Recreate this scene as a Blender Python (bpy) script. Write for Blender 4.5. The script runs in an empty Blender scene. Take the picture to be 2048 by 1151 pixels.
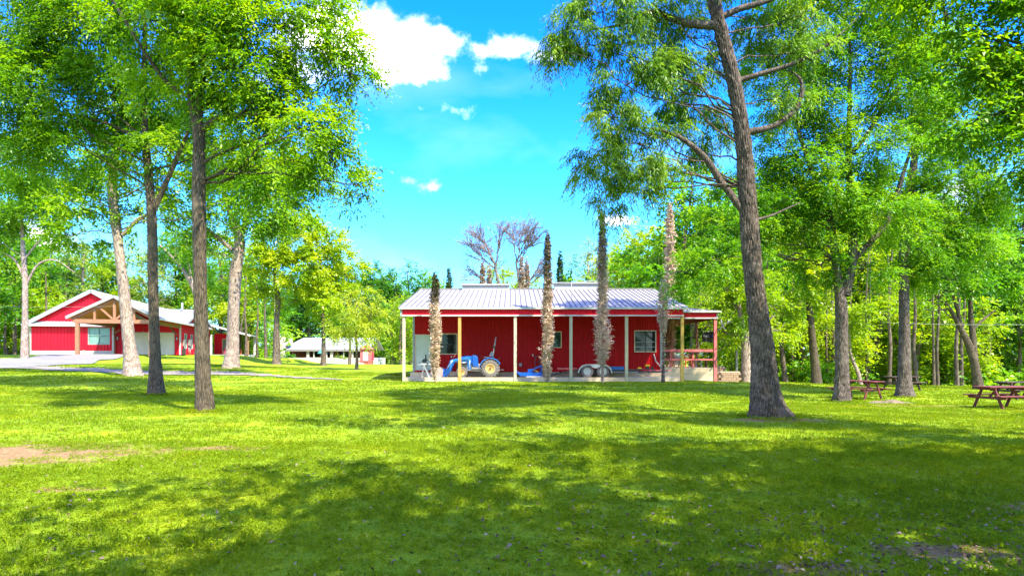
import bpy, math, random
import numpy as np
from mathutils import Vector, Matrix
R = math.radians
PI = math.pi
random.seed(7)
scene = bpy.context.scene
COL = scene.collection

# ------------------------------------------------------------------ camera
FPX = 1275.0            # focal length in pixels of the 2048 px wide photograph
HOR = 711.0             # row of the horizon
EYE = 1.5
cd = bpy.data.cameras.new('camera'); cam = bpy.data.objects.new('camera', cd); COL.objects.link(cam)
cd.sensor_width = 36.0; cd.lens = 36.0 * FPX / 2048.0
cd.shift_y = (HOR - 575.5) / 2048.0
cd.clip_start = 0.1; cd.clip_end = 3000
cam.location = (0, 0, EYE); cam.rotation_euler = (R(90), 0, 0)
scene.camera = cam

# ------------------------------------------------------------------ light
SUN_EL, SUN_AZ = 54.0, 43.0          # azimuth from straight behind the camera towards the right
sd = Vector((math.sin(R(SUN_AZ)) * math.cos(R(SUN_EL)), -math.cos(R(SUN_AZ)) * math.cos(R(SUN_EL)), math.sin(R(SUN_EL))))
sl = bpy.data.lights.new('sun', 'SUN'); sun = bpy.data.objects.new('sun', sl); COL.objects.link(sun)
sl.energy = 2.6; sl.angle = R(0.55); sl.color = (1.0, 0.90, 0.68)
sun.rotation_euler = (-sd).to_track_quat('-Z', 'Y').to_euler()
scene.view_settings.view_transform = 'Standard'
scene.view_settings.look = 'None'
scene.view_settings.exposure = 2.62
scene.view_settings.gamma = 1.0
scene.view_settings.use_curve_mapping = False
scene.cycles.max_bounces = 8
scene.cycles.diffuse_bounces = 6
scene.cycles.transmission_bounces = 5
scene.cycles.glossy_bounces = 2
scene.cycles.use_denoising = True

SKY_STRENGTH = 0.15
def build_world():
    w = bpy.data.worlds.new("World"); scene.world = w; w.use_nodes = True
    nt = w.node_tree; N = nt.nodes; L = nt.links
    for n in list(N): N.remove(n)
    def math_(op, a, b=None, clamp=False):
        n = N.new('ShaderNodeMath'); n.operation = op; n.use_clamp = clamp
        for i, v in enumerate((a, b)):
            if v is None: continue
            if isinstance(v, (int, float)): n.inputs[i].default_value = v
            else: L.new(v, n.inputs[i])
        return n.outputs[0]
    out = N.new('ShaderNodeOutputWorld'); bg = N.new('ShaderNodeBackground')
    sky = N.new('ShaderNodeTexSky'); sky.sky_type = 'NISHITA'; sky.sun_disc = False
    sky.sun_elevation = R(SUN_EL); sky.sun_rotation = math.atan2(sd.x, sd.y)
    sky.air_density = 1.0; sky.dust_density = 0.6; sky.ozone_density = 1.6
    tc = N.new('ShaderNodeTexCoord'); sp = N.new('ShaderNodeSeparateXYZ'); L.new(tc.outputs['Generated'], sp.inputs[0])
    x, y, z = sp.outputs
    # tint of the air: cyan towards the horizon, deeper blue above
    ramp = N.new('ShaderNodeValToRGB'); L.new(z, ramp.inputs[0])
    el = ramp.color_ramp.elements
    el[0].position = 0.0; el[0].color = (0.24, .40, .46, 1)
    el[1].position = 0.62; el[1].color = (0.012, 0.265, 1.05, 1)
    ramp.color_ramp.interpolation = 'B_SPLINE'
    e = el.new(0.2); e.color = (0.10, .42, .72, 1)
    e = el.new(0.38); e.color = (0.022, 0.35, .98, 1)
    mul = N.new('ShaderNodeMix'); mul.data_type = 'RGBA'; mul.blend_type = 'MULTIPLY'; mul.inputs['Factor'].default_value = 1
    L.new(sky.outputs[0], mul.inputs['A']); L.new(ramp.outputs[0], mul.inputs['B'])
    # clouds: soft ellipses in the direction plane ahead, broken by noise
    ya = math_('MAXIMUM', y, 0.05)
    u = math_('DIVIDE', x, ya); v = math_('DIVIDE', z, ya)
    comb = N.new('ShaderNodeCombineXYZ'); L.new(u, comb.inputs[0]); L.new(v, comb.inputs[1])
    def noise(scale, detail, rough, dist=0.0):
        n = N.new('ShaderNodeTexNoise'); n.inputs['Scale'].default_value = scale; n.inputs['Detail'].default_value = detail
        n.inputs['Roughness'].default_value = rough; n.inputs['Distortion'].default_value = dist
        L.new(comb.outputs[0], n.inputs['Vector']); return n.outputs['Fac']
    n1 = noise(6.0, 9, 0.62, 0.3); n2 = noise(26.0, 6, 0.6)
    wig = math_('ADD', math_('MULTIPLY', math_('SUBTRACT', n1, 0.5), 2.1), math_('MULTIPLY', math_('SUBTRACT', n2, 0.5), 1.1))
    best = None
    for (px, py, rx, ry, s) in ((690, 75, 190, 72, 1.0), (810, 125, 100, 50, .9), (870, 85, 80, 36, .8), (1000, 97, 110, 26, 0.5), (590, 135, 95, 55, 0.7), (1075, 110, 50, 16, .35),
                                (862, 374, 36, 20, 0.5), (815, 362, 28, 16, 0.35), (915, 220, 44, 18, 0.3), (972, 135, 28, 18, 0.25),
                                (1235, 440, 60, 22, 0.75), (80, 480, 80, 50, 0.5), (1990, 560, 120, 60, 0.8), (1900, 420, 120, 80, 0.6)):
        du = math_('DIVIDE', math_('SUBTRACT', u, (px - 1024) / FPX), rx / FPX)
        dv = math_('DIVIDE', math_('SUBTRACT', v, (HOR - py) / FPX), ry / FPX)
        d = math_('SQRT', math_('ADD', math_('MULTIPLY', du, du), math_('MULTIPLY', dv, dv)))
        m = math_('MULTIPLY', math_('SUBTRACT', 1.0, d), s)
        best = m if best is None else math_('MAXIMUM', best, m)
    cl = math_('MULTIPLY', math_('ADD', math_('ADD', best, wig), 0.03), 1.7, clamp=True)
    # thin veils
    st = N.new('ShaderNodeMapping'); st.inputs['Scale'].default_value = (2.2, 5.0, 1); st.inputs['Rotation'].default_value = (0, 0, R(-35)); L.new(comb.outputs[0], st.inputs[0])
    nn = N.new('ShaderNodeTexNoise'); nn.inputs['Scale'].default_value = 1.6; nn.inputs['Detail'].default_value = 7; nn.inputs['Distortion'].default_value = 0.2; L.new(st.outputs[0], nn.inputs['Vector'])
    veil = math_('MULTIPLY', math_('SUBTRACT', nn.outputs['Fac'], 0.50), .2, clamp=True)
    cl = math_('MAXIMUM', math_('POWER', cl, 2.2), veil)
    ahead = math_('MULTIPLY', math_('ADD', y, -0.06), 12.0, clamp=True)
    # elsewhere in the sky: unseen cloud cover added as neutral fill light
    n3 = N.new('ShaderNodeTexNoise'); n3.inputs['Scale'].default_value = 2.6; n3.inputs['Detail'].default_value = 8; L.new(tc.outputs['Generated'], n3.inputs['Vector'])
    fill_clouds = math_('MULTIPLY', math_('SUBTRACT', n3.outputs['Fac'], 0.45), 5.0, clamp=True)
    mixf = N.new('ShaderNodeMix'); mixf.data_type = 'FLOAT'; L.new(ahead, mixf.inputs['Factor']); L.new(fill_clouds, mixf.inputs['A']); L.new(cl, mixf.inputs['B'])
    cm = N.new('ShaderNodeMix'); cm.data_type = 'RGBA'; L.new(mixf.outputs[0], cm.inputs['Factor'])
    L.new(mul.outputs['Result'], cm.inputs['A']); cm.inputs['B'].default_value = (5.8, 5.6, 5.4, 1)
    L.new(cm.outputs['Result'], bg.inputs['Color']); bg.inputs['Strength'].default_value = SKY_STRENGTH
    L.new(bg.outputs[0], out.inputs[0])
build_world()

# ------------------------------------------------------------------ helpers
def P(px, py, d):
    """the point of the place at depth d that the photograph shows at pixel px, py"""
    return np.array([(px - 1024.0) / FPX * d, d, EYE + (HOR - py) / FPX * d])

def tag(o, label=None, cat=None, group=None, kind=None):
    if label: o['label'] = label
    if cat: o['category'] = cat
    if group: o['group'] = group
    if kind: o['kind'] = kind
    return o

def empty(name, loc=(0, 0, 0), rz=0.0, label=None, cat=None, group=None):
    o = bpy.data.objects.new(name, None); COL.objects.link(o)
    o.location = Vector([float(c) for c in loc]); o.rotation_euler = (0, 0, rz); o.empty_display_size = 0.3
    return tag(o, label, cat, group)

def link(name, me, mat=None, parent=None, loc=None, rot=None, kind=None):
    if mat is not None and len(me.materials) == 0:
        for m in (mat if isinstance(mat, (list, tuple)) else [mat]): me.materials.append(m)
    o = bpy.data.objects.new(name, me); COL.objects.link(o)
    if parent is not None: o.parent = parent
    if loc is not None: o.location = loc
    if rot is not None: o.rotation_euler = rot
    if kind: o['kind'] = kind
    return o

class MB:
    def __init__(s): s.v = []; s.f = []; s.m = []; s.mi = 0; s.sm = []
    def add(s, verts, faces, smooth=False):
        b = len(s.v); s.v += [tuple(float(c) for c in p) for p in verts]
        for f in faces: s.f.append(tuple(b + i for i in f)); s.m.append(s.mi); s.sm.append(smooth)
        return s
    def box(s, x0, x1, y0, y1, z0, z1):
        v = [(x0,y0,z0),(x1,y0,z0),(x1,y1,z0),(x0,y1,z0),(x0,y0,z1),(x1,y0,z1),(x1,y1,z1),(x0,y1,z1)]
        return s.add(v, [(0,3,2,1),(4,5,6,7),(0,1,5,4),(1,2,6,5),(2,3,7,6),(3,0,4,7)])
    def beam(s, a, b, w, h, up=(0, 0, 1)):
        """a bar of section w x h from a to b; h is measured along up"""
        a = Vector(a); b = Vector(b); d = (b - a).normalized(); up = Vector(up)
        if abs(d.dot(up)) > 0.98: up = Vector((0, 1, 0))
        sx = d.cross(up).normalized(); sz = sx.cross(d).normalized()
        v = []
        for p in (a, b):
            for (i, j) in ((-1,-1),(1,-1),(1,1),(-1,1)): v.append(p + sx * (i*w/2) + sz * (j*h/2))
        return s.add(v, [(0,1,2,3),(7,6,5,4),(0,4,5,1),(1,5,6,2),(2,6,7,3),(3,7,4,0)])
    def slab(s, pts, t, n=None):
        """a flat polygon given by its upper face, thickened downwards by t"""
        pts = [Vector(p) for p in pts]
        if n is None: n = Vector((0, 0, 1))
        k = len(pts); v = pts + [p - Vector(n) * t for p in pts]
        f = [tuple(range(k)), tuple(range(2*k-1, k-1, -1))] + [(i, i+k, (i+1)%k+k, (i+1)%k) for i in range(k)]
        return s.add(v, f)
    def tube(s, path, rad, n=8, cap=True, smooth=True):
        path = [Vector([float(c) for c in p]) for p in path]
        if not hasattr(rad, '__len__'): rad = [rad] * len(path)
        b = len(s.v); up = None
        for i, p in enumerate(path):
            d = (path[min(i+1, len(path)-1)] - path[max(i-1, 0)]).normalized()
            if up is None: up = Vector((1, 0, 0)) if abs(d.x) < 0.9 else Vector((0, 1, 0))
            sx = (up - d * up.dot(d)).normalized(); sy = d.cross(sx); up = sx
            for k in range(n):
                a = 2*PI*k/n; s.v.append(tuple(p + sx*(math.cos(a)*rad[i]) + sy*(math.sin(a)*rad[i])))
        for i in range(len(path)-1):
            for k in range(n):
                s.f.append((b+i*n+k, b+i*n+(k+1)%n, b+(i+1)*n+(k+1)%n, b+(i+1)*n+k)); s.m.append(s.mi); s.sm.append(smooth)
        if cap:
            s.f.append(tuple(b+k for k in range(n-1, -1, -1))); s.m.append(s.mi); s.sm.append(False)
            e = b+(len(path)-1)*n; s.f.append(tuple(e+k for k in range(n))); s.m.append(s.mi); s.sm.append(False)
        return s
    def disc(s, c, r0, r1, y0, y1, n=20, axis='y'):
        """ring or drum about an axis; r0 = inner radius (0 for solid)"""
        v = []
        for k in range(n):
            a = 2*PI*k/n; ca, sa = math.cos(a), math.sin(a)
            for (r, t) in ((r1, y0), (r1, y1), (r0, y1), (r0, y0)):
                if axis == 'y': v.append((c[0]+ca*r, c[1]+t, c[2]+sa*r))
                elif axis == 'x': v.append((c[0]+t, c[1]+ca*r, c[2]+sa*r))
                else: v.append((c[0]+ca*r, c[1]+sa*r, c[2]+t))
        f = []
        for k in range(n):
            q = (k+1) % n
            for j in range(4):
                j2 = (j+1) % 4
                f.append((4*k+j, 4*k+j2, 4*q+j2, 4*q+j))
        return s.add(v, f)
    def prism(s, poly, y0, y1):
        """polygon in x,z pushed through y"""
        k = len(poly); v = [(p[0], y0, p[1]) for p in poly] + [(p[0], y1, p[1]) for p in poly]
        return s.add(v, [tuple(range(k)), tuple(range(2*k-1, k-1, -1))] + [(i, i+k, (i+1)%k+k, (i+1)%k) for i in range(k)])
    def mesh(s, name):
        me = bpy.data.meshes.new(name); me.from_pydata(s.v, [], s.f)
        me.polygons.foreach_set('material_index', s.m); me.polygons.foreach_set('use_smooth', s.sm); me.update()
        return me
    def build(s, name, mat=None, parent=None, **k):
        return link(name, s.mesh(name), mat, parent, **k)

def bevel(o, w=0.01, seg=1):
    m = o.modifiers.new('edge', 'BEVEL'); m.width = w; m.segments = seg; m.limit_method = 'ANGLE'
    return o

def np_mesh(name, V, F, tint=None, smooth=False, tint_domain='FACE'):
    """V (n,3), F (m,k) constant k"""
    me = bpy.data.meshes.new(name)
    n, (m, k) = len(V), F.shape
    me.vertices.add(n); me.vertices.foreach_set('co', np.ascontiguousarray(V, dtype=np.float32).ravel())
    me.loops.add(m*k); me.loops.foreach_set('vertex_index', F.astype(np.int32).ravel())
    me.polygons.add(m); me.polygons.foreach_set('loop_start', (np.arange(m)*k).astype(np.int32))
    if smooth: me.polygons.foreach_set('use_smooth', np.ones(m, dtype=bool))
    me.update(calc_edges=True)
    if tint is not None:
        a = me.attributes.new('tint', 'FLOAT', tint_domain); a.data.foreach_set('value', tint.astype(np.float32))
    return me

def copy_tree(o, parent=None):
    c = o.copy(); COL.objects.link(c); c.parent = parent
    for ch in list(o.children): copy_tree(ch, c)
    return c

# ------------------------------------------------------------------ terrain
CTRL = [(p[0], p[1], z) for p, z in (
    [((0,0),0.0),((-3,4),0.0),((4,5),0.0),((0,10),0.0),((-6,9),0.02),((7,9),-0.02),((0,20),0.02),((14,10),-0.15),((-14,8),0.05),((25,10),-0.4),((-25,5),0.2),
     ((6.5,16.5),-0.1),((13,25),-0.30),((16,22),-0.32),((17,28),-0.32),((20,23),-0.34),((14,27.5),-0.3),((24,30),-0.42),((28,38),-0.45),((20,37),-0.4),((20,30),-.36),((24,24),-.4),((27,34),-.44),
     ((-7.7,16),0.1),((-12.2,21.8),0.15),((-4,25),0.06),((4,25),0.02),((-6,34.5),0.1),((0,34.5),0.1),((5,34.5),0.1),((10,34.5),0.1),((-6,40),0.1),((0,42),0.1),((10,42),0.1),((0,50),.1),((11,50),.1),
     ((-19,32),0.47),((-17.5,40),0.72),((-10,40),0.3),((-38,50),1.25),((-33,50),1.15),((-30,58),1.2),((-24,61),.5),((-27,80),.4),((-45,60),1.6),((-38,66),1.6),((-36,74),1.6),((-38,60),1.6),((-31,68),1.25),((-50,66),1.6),((-44,72),1.6),((-31,84),1.2),((-40,90),1.6),((-36,80),1.6),((-60,70),1.5),
     ((-60,50),1.3),((-45,48),1.2),((-36.1,45),.95),((-30.5,38),.7),((-28,36),.6),((-29.6,44),.88),((-24,44),.9),((-25,33),.6),((-28,30),.5),((-25,25),.35),((-13.4,55),0.3),((-8,60),.2),((-26,70),.55),((-21,72),.2),((-45,122),.5),((-30,126),-.2),((-55,110),.9),((-41,112),.5),((-33,112),.1),((-28,112),-.25),((-22,110),-.35),((-20,130),-.3),((-33,90),.45),((-24,90),.0),((-29,100),.1),((-30,150),-.4),((-55,140),.4),
     ((15.5,38),-.1),((18,45),-.5),((30,48),-.9),((40,48),-1.2),((25,60),-1.3),((50,60),-2),((15,70),-.6),((0,80),-.2),((0,120),-.5),((40,100),-2.5),((80,80),-3),((0,200),-1),((-100,100),1.5),((-100,200),1),((100,200),-3),((-100,20),1),((60,20),-1),((0,-30),0),((40,-30),-.6),((-40,-30),.3),((0,400),0),((300,300),-2),((-300,300),0)])]
_C = np.array(CTRL)
def gz(x, y):
    x = np.asarray(x, float); y = np.asarray(y, float)
    sh = x.shape; X = x.ravel(); Y = y.ravel(); out = np.zeros(len(X))
    for i in range(0, len(X), 20000):
        dx = X[i:i+20000, None] - _C[None, :, 0]; dy = Y[i:i+20000, None] - _C[None, :, 1]
        d2 = dx*dx + dy*dy + 2.0
        w = 1.0 / d2**2.0
        out[i:i+20000] = (w * _C[None, :, 2]).sum(1) / w.sum(1)
    return out.reshape(sh)
def g1(x, y): return float(gz(np.array([x]), np.array([y]))[0])

# ------------------------------------------------------------------ materials
def nodes_of(name):
    m = bpy.data.materials.new(name); m.use_nodes = True
    nt = m.node_tree; return m, nt, nt.nodes, nt.links, nt.nodes['Principled BSDF']

def pm(name, c1, c2=None, scale=6.0, rough=0.6, metal=0.0, bump=0.0, bscale=None, stretch=(1, 1, 1), detail=5, spec=0.5, coords='Object', lo=.35, hi=.65):
    """paint, wood, metal, stone: two tones broken by noise, with a fine relief"""
    m, nt, N, L, b = nodes_of(name)
    b.inputs['Roughness'].default_value = rough; b.inputs['Metallic'].default_value = metal
    b.inputs['Specular IOR Level'].default_value = spec
    if c2 is None: c2 = tuple(c*0.82 for c in c1)
    tc = N.new('ShaderNodeTexCoord'); mp = N.new('ShaderNodeMapping'); mp.inputs['Scale'].default_value = stretch
    L.new(tc.outputs[coords], mp.inputs[0])
    n = N.new('ShaderNodeTexNoise'); n.inputs['Scale'].default_value = scale; n.inputs['Detail'].default_value = detail; n.inputs['Roughness'].default_value = .65
    L.new(mp.outputs[0], n.inputs['Vector'])
    r = N.new('ShaderNodeValToRGB'); e = r.color_ramp.elements
    e[0].position = lo; e[1].position = hi; e[0].color = (*c2, 1); e[1].color = (*c1, 1)
    L.new(n.outputs['Fac'], r.inputs[0]); L.new(r.outputs[0], b.inputs['Base Color'])
    if bump:
        n2 = N.new('ShaderNodeTexNoise'); n2.inputs['Scale'].default_value = bscale or scale*4; n2.inputs['Detail'].default_value = 4
        L.new(mp.outputs[0], n2.inputs['Vector'])
        bp = N.new('ShaderNodeBump'); bp.inputs['Strength'].default_value = bump; bp.inputs['Distance'].default_value = 0.02
        L.new(n2.outputs['Fac'], bp.inputs['Height']); L.new(bp.outputs[0], b.inputs['Normal'])
    return m

def leaf_mat(name, dark, mid, light, trans=0.5, rnd=0.25, tcol=(1.45, 1.3, 0.45), rough=0.45):
    m, nt, N, L, b = nodes_of(name); N.remove(b)
    out = N['Material Output']
    at = N.new('ShaderNodeAttribute'); at.attribute_name = 'tint'
    oi = N.new('ShaderNodeObjectInfo')
    ma = N.new('ShaderNodeMath'); ma.operation = 'MULTIPLY_ADD'; L.new(oi.outputs['Random'], ma.inputs[0]); ma.inputs[1].default_value = rnd; L.new(at.outputs['Fac'], ma.inputs[2])
    sb = N.new('ShaderNodeMath'); sb.operation = 'SUBTRACT'; sb.inputs[1].default_value = rnd/2; L.new(ma.outputs[0], sb.inputs[0])
    r = N.new('ShaderNodeValToRGB'); e = r.color_ramp.elements
    e[0].position = 0.05; e[0].color = (*dark, 1); e[1].position = 0.95; e[1].color = (*light, 1); k = e.new(0.5); k.color = (*mid, 1)
    L.new(sb.outputs[0], r.inputs[0])
    df = N.new('ShaderNodeBsdfDiffuse'); L.new(r.outputs[0], df.inputs['Color'])
    tr = N.new('ShaderNodeBsdfTranslucent')
    mx = N.new('ShaderNodeMix'); mx.data_type = 'RGBA'; mx.blend_type = 'MULTIPLY'; mx.inputs['Factor'].default_value = 1
    L.new(r.outputs[0], mx.inputs['A']); mx.inputs['B'].default_value = (*tcol, 1); L.new(mx.outputs['Result'], tr.inputs['Color'])
    ms = N.new('ShaderNodeMixShader'); ms.inputs[0].default_value = trans; L.new(df.outputs[0], ms.inputs[1]); L.new(tr.outputs[0], ms.inputs[2])
    gl = N.new('ShaderNodeBsdfGlossy'); gl.inputs['Roughness'].default_value = rough; gl.inputs['Color'].default_value = (.8, .85, .8, 1)
    m2 = N.new('ShaderNodeMixShader'); m2.inputs[0].default_value = 0.035; L.new(ms.outputs[0], m2.inputs[1]); L.new(gl.outputs[0], m2.inputs[2])
    L.new(m2.outputs[0], out.inputs['Surface'])
    return m

def bark_mat(name, dark, light, zs=2.0, xs=14.0, bump=0.7, patch=None):
    m, nt, N, L, b = nodes_of(name)
    b.inputs['Roughness'].default_value = .9; b.inputs['Specular IOR Level'].default_value = .15
    tc = N.new('ShaderNodeTexCoord'); mp = N.new('ShaderNodeMapping'); mp.inputs['Scale'].default_value = (xs, xs, zs); L.new(tc.outputs['Object'], mp.inputs[0])
    n0 = N.new('ShaderNodeTexNoise'); n0.inputs['Scale'].default_value = 1.0; n0.inputs['Detail'].default_value = 6; n0.inputs['Roughness'].default_value = .7; n0.inputs['Distortion'].default_value = 1.2; L.new(mp.outputs[0], n0.inputs['Vector'])
    vo = N.new('ShaderNodeTexVoronoi'); vo.feature = 'DISTANCE_TO_EDGE'; vo.inputs['Scale'].default_value = 1.1; L.new(mp.outputs[0], vo.inputs['Vector'])
    mu = N.new('ShaderNodeMath'); mu.operation = 'MULTIPLY_ADD'; L.new(vo.outputs['Distance'], mu.inputs[0]); mu.inputs[1].default_value = .9; L.new(n0.outputs['Fac'], mu.inputs[2])
    r = N.new('ShaderNodeValToRGB'); e = r.color_ramp.elements; e[0].position = .42; e[0].color = (*dark, 1); e[1].position = .8; e[1].color = (*light, 1)
    L.new(mu.outputs[0], r.inputs[0])
    n3 = N.new('ShaderNodeTexNoise'); n3.inputs['Scale'].default_value = 3.0; n3.inputs['Detail'].default_value = 5; L.new(tc.outputs['Object'], n3.inputs['Vector'])
    r3 = N.new('ShaderNodeValToRGB'); e = r3.color_ramp.elements; e[0].position = .52; e[0].color = (0, 0, 0, 1); e[1].position = .68; e[1].color = (1, 1, 1, 1); L.new(n3.outputs['Fac'], r3.inputs[0])
    mx = N.new('ShaderNodeMix'); mx.data_type = 'RGBA'; L.new(r3.outputs[0], mx.inputs['Factor']); L.new(r.outputs[0], mx.inputs['A'])
    pc = patch or tuple(c*1.25 for c in light)
    m4 = N.new('ShaderNodeMix'); m4.data_type = 'RGBA'; m4.inputs['Factor'].default_value = .55; L.new(r.outputs[0], m4.inputs['A']); m4.inputs['B'].default_value = (*pc, 1)
    L.new(m4.outputs['Result'], mx.inputs['B']); L.new(mx.outputs['Result'], b.inputs['Base Color'])
    bp = N.new('ShaderNodeBump'); bp.inputs['Strength'].default_value = bump; bp.inputs['Distance'].default_value = .04
    L.new(mu.outputs[0], bp.inputs['Height']); L.new(bp.outputs[0], b.inputs['Normal'])
    return m

def ellipse_mask(N, L, pos, items, namp=0.8, nscale=1.2):
    """0..1 mask from ellipses (cx, cy, rx, ry) on the ground broken by noise"""
    sp = N.new('ShaderNodeSeparateXYZ'); L.new(pos, sp.inputs[0])
    def mt(op, a, b, c=False):
        n = N.new('ShaderNodeMath'); n.operation = op; n.use_clamp = c
        for i, v in enumerate((a, b)):
            if v is None: continue
            if isinstance(v, (int, float)): n.inputs[i].default_value = v
            else: L.new(v, n.inputs[i])
        return n.outputs[0]
    best = None
    for (cx, cy, rx, ry) in items:
        du = mt('DIVIDE', mt('SUBTRACT', sp.outputs[0], cx), rx); dv = mt('DIVIDE', mt('SUBTRACT', sp.outputs[1], cy), ry)
        m = mt('SUBTRACT', 1.0, mt('SQRT', mt('ADD', mt('MULTIPLY', du, du), mt('MULTIPLY', dv, dv)), None))
        best = m if best is None else mt('MAXIMUM', best, m)
    n = N.new('ShaderNodeTexNoise'); n.inputs['Scale'].default_value = nscale; n.inputs['Detail'].default_value = 8; n.inputs['Roughness'].default_value = .7; L.new(pos, n.inputs['Vector'])
    return mt('MULTIPLY', mt('ADD', best, mt('MULTIPLY', mt('SUBTRACT', n.outputs['Fac'], .5), namp*2)), 2.5, True)

BARE = [(-7.6, 9.6, 2.6, 1.3), (-9.5, 8.6, 1.5, 0.8), (-4.6, 10.2, .8, .35), (-4.95, 7.1, 0.5, 0.16), (6.7, 15.9, 1.3, .7), (14.5, 23.0, 2.6, .45), (19, 20.5, 2.5, .7),
        (3.4, 4.9, .8, .22), (2.1, 4.5, .6, .2), (5.2, 6.3, .5, .2), (4.5, 4.5, .8, .25), (-7.7, 15.8, .6, .35), (-12.2, 21.6, .8, .4), (-19, 31.6, 1.3, .6), (-17.4, 39.5, 1.2, .5)]
def bare_np(x, y):
    b = np.full(x.shape, -9.0)
    for (cx, cy, rx, ry) in BARE: b = np.maximum(b, 1 - np.sqrt(((x-cx)/rx)**2 + ((y-cy)/ry)**2))
    return b

def ground_mat(name, blades=False):
    m, nt, N, L, b = nodes_of(name)
    geo = N.new('ShaderNodeNewGeometry'); pos = geo.outputs['Position']
    def noise(sc, det=6, rg=.6):
        n = N.new('ShaderNodeTexNoise'); n.inputs['Scale'].default_value = sc; n.inputs['Detail'].default_value = det; n.inputs['Roughness'].default_value = rg; L.new(pos, n.inputs['Vector']); return n.outputs['Fac']
    def ramp(f, stops):
        r = N.new('ShaderNodeValToRGB'); e = r.color_ramp.elements
        e[0].position, e[0].color = stops[0][0], (*stops[0][1], 1); e[1].position, e[1].color = stops[-1][0], (*stops[-1][1], 1)
        for p, c in stops[1:-1]: k = e.new(p); k.color = (*c, 1)
        L.new(f, r.inputs[0]); return r.outputs[0]
    def mix(f, a, c, bt='MIX'):
        n = N.new('ShaderNodeMix'); n.data_type = 'RGBA'; n.blend_type = bt
        if isinstance(f, float): n.inputs['Factor'].default_value = f
        else: L.new(f, n.inputs['Factor'])
        for k, v in (('A', a), ('B', c)):
            if isinstance(v, tuple): n.inputs[k].default_value = (*v, 1)
            else: L.new(v, n.inputs[k])
        return n.outputs['Result']
    G = GRASS
    big = ramp(noise(0.55, 5), [(.38, G[0]), (.52, G[1]), (.66, G[2])])
    small = ramp(noise(7.0, 5, .7), [(.3, G[0]), (.5, G[1]), (.72, G[2])])
    c = mix(.45, big, small)
    if blades:
        at = N.new('ShaderNodeAttribute'); at.attribute_name = 'tint'
        tv = ramp(at.outputs['Fac'], [(0.0, G[3]), (.25, G[0]), (.6, G[1]), (1.0, G[2])])
        c = mix(.36, c, tv)
        straw = ramp(at.outputs['Fac'], [(.955, (0, 0, 0)), (.965, (1, 1, 1))])
        c = mix(straw, c, (.34, .27, .12))
        N.remove(b); out = N['Material Output']
        df = N.new('ShaderNodeBsdfDiffuse'); L.new(c, df.inputs['Color'])
        tr = N.new('ShaderNodeBsdfTranslucent'); L.new(mix(1.0, c, (1.35, 1.15, .5), 'MULTIPLY'), tr.inputs['Color'])
        ms = N.new('ShaderNodeMixShader'); ms.inputs[0].default_value = .42; L.new(df.outputs[0], ms.inputs[1]); L.new(tr.outputs[0], ms.inputs[2]); L.new(ms.outputs[0], out.inputs[0])
        return m
    b.inputs['Roughness'].default_value = .95; b.inputs['Specular IOR Level'].default_value = .1
    fine = ramp(noise(38.0, 4, .7), [(.3, (.55, .55, .55)), (.7, (1.3, 1.3, 1.3))])
    c = mix(1.0, c, fine, 'MULTIPLY')
    soil = ramp(noise(24.0, 6, .7), [(.3, (.11, .065, .03)), (.5, (.23, .145, .07)), (.7, (.37, .26, .15))])
    thin = ramp(noise(2.6, 8, .75), [(.6, (0, 0, 0)), (.72, (.8, .8, .8))])
    c = mix(thin, c, soil)
    em = ellipse_mask(N, L, pos, BARE, namp=1.5, nscale=3.2)
    c = mix(em, c, soil)
    # pine straw and leaf mould under the wood
    L.new(c, b.inputs['Base Color'])
    bp = N.new('ShaderNodeBump'); bp.inputs['Strength'].default_value = .8; bp.inputs['Distance'].default_value = .03
    L.new(noise(30.0, 4, .7), bp.inputs['Height']); L.new(bp.outputs[0], b.inputs['Normal'])
    return m

GRASS = [(.11, .20, .010), (.19, .29, .011), (.33, .38, .013), (.035, .08, .006)]
M = {}
M['ground'] = ground_mat('lawn_soil'); M['blade'] = ground_mat('grass_blade', True)
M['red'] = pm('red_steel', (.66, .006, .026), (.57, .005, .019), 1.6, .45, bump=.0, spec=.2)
M['redlow'] = pm('red_steel_dark', (.42, .004, .008), (.34, .003, .005), 3.0, .5, spec=.15)  # deeper red for the porch wall, base trim and porch ceiling
M['roof'] = pm('galvanised_roof', (.30, .285, .275), (.22, .21, .205), 1.6, .62, .0, spec=.2, stretch=(1.0, .35, .35))
M['roofwhite'] = pm('pale_roof', (.33, .335, .345), (.28, .285, .295), 1.2, .4)
M['white'] = pm('white_trim', (.48, .48, .47), (.40, .40, .39), 3, .5)
M['grey'] = pm('grey_gutter', (.42, .46, .44), (.34, .37, .35), 3, .5)
M['paletrim'] = pm('pale_grey_trim', (.28, .30, .315), (.23, .25, .265), 3, .5)
M['post_grey'] = pm('weathered_post', (.50, .45, .34), (.36, .31, .22), 5, .85, stretch=(6, 6, .8), bump=.3)
M['post_green'] = pm('treated_post', (.46, .45, .30), (.34, .32, .20), 5, .85, stretch=(6, 6, .8), bump=.3)
M['post_orange'] = pm('orange_pine_post', (.55, .30, .08), (.42, .20, .045), 5, .8, stretch=(6, 6, .8), bump=.3)
M['post_yellow'] = pm('yellow_pine_post', (.48, .34, .07), (.36, .24, .04), 5, .8, stretch=(6, 6, .8), bump=.3)
M['timber'] = pm('brown_timber', (.30, .15, .085), (.20, .095, .05), 4, .75, stretch=(.8, 5, 5), bump=.2)
M['ceiling'] = pm('varnished_plank', (.78, .36, .05), (.6, .25, .03), 4, .5, stretch=(5, .6, 5))
M['sill'] = pm('sun_bleached_sill', (.52, .42, .32), (.36, .28, .20), 4, .9, stretch=(.6, 4, 4), bump=.3)
M['concrete'] = pm('concrete', (.44, .43, .40), (.35, .34, .32), 2.2, .9, bump=.25, bscale=40)
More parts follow.
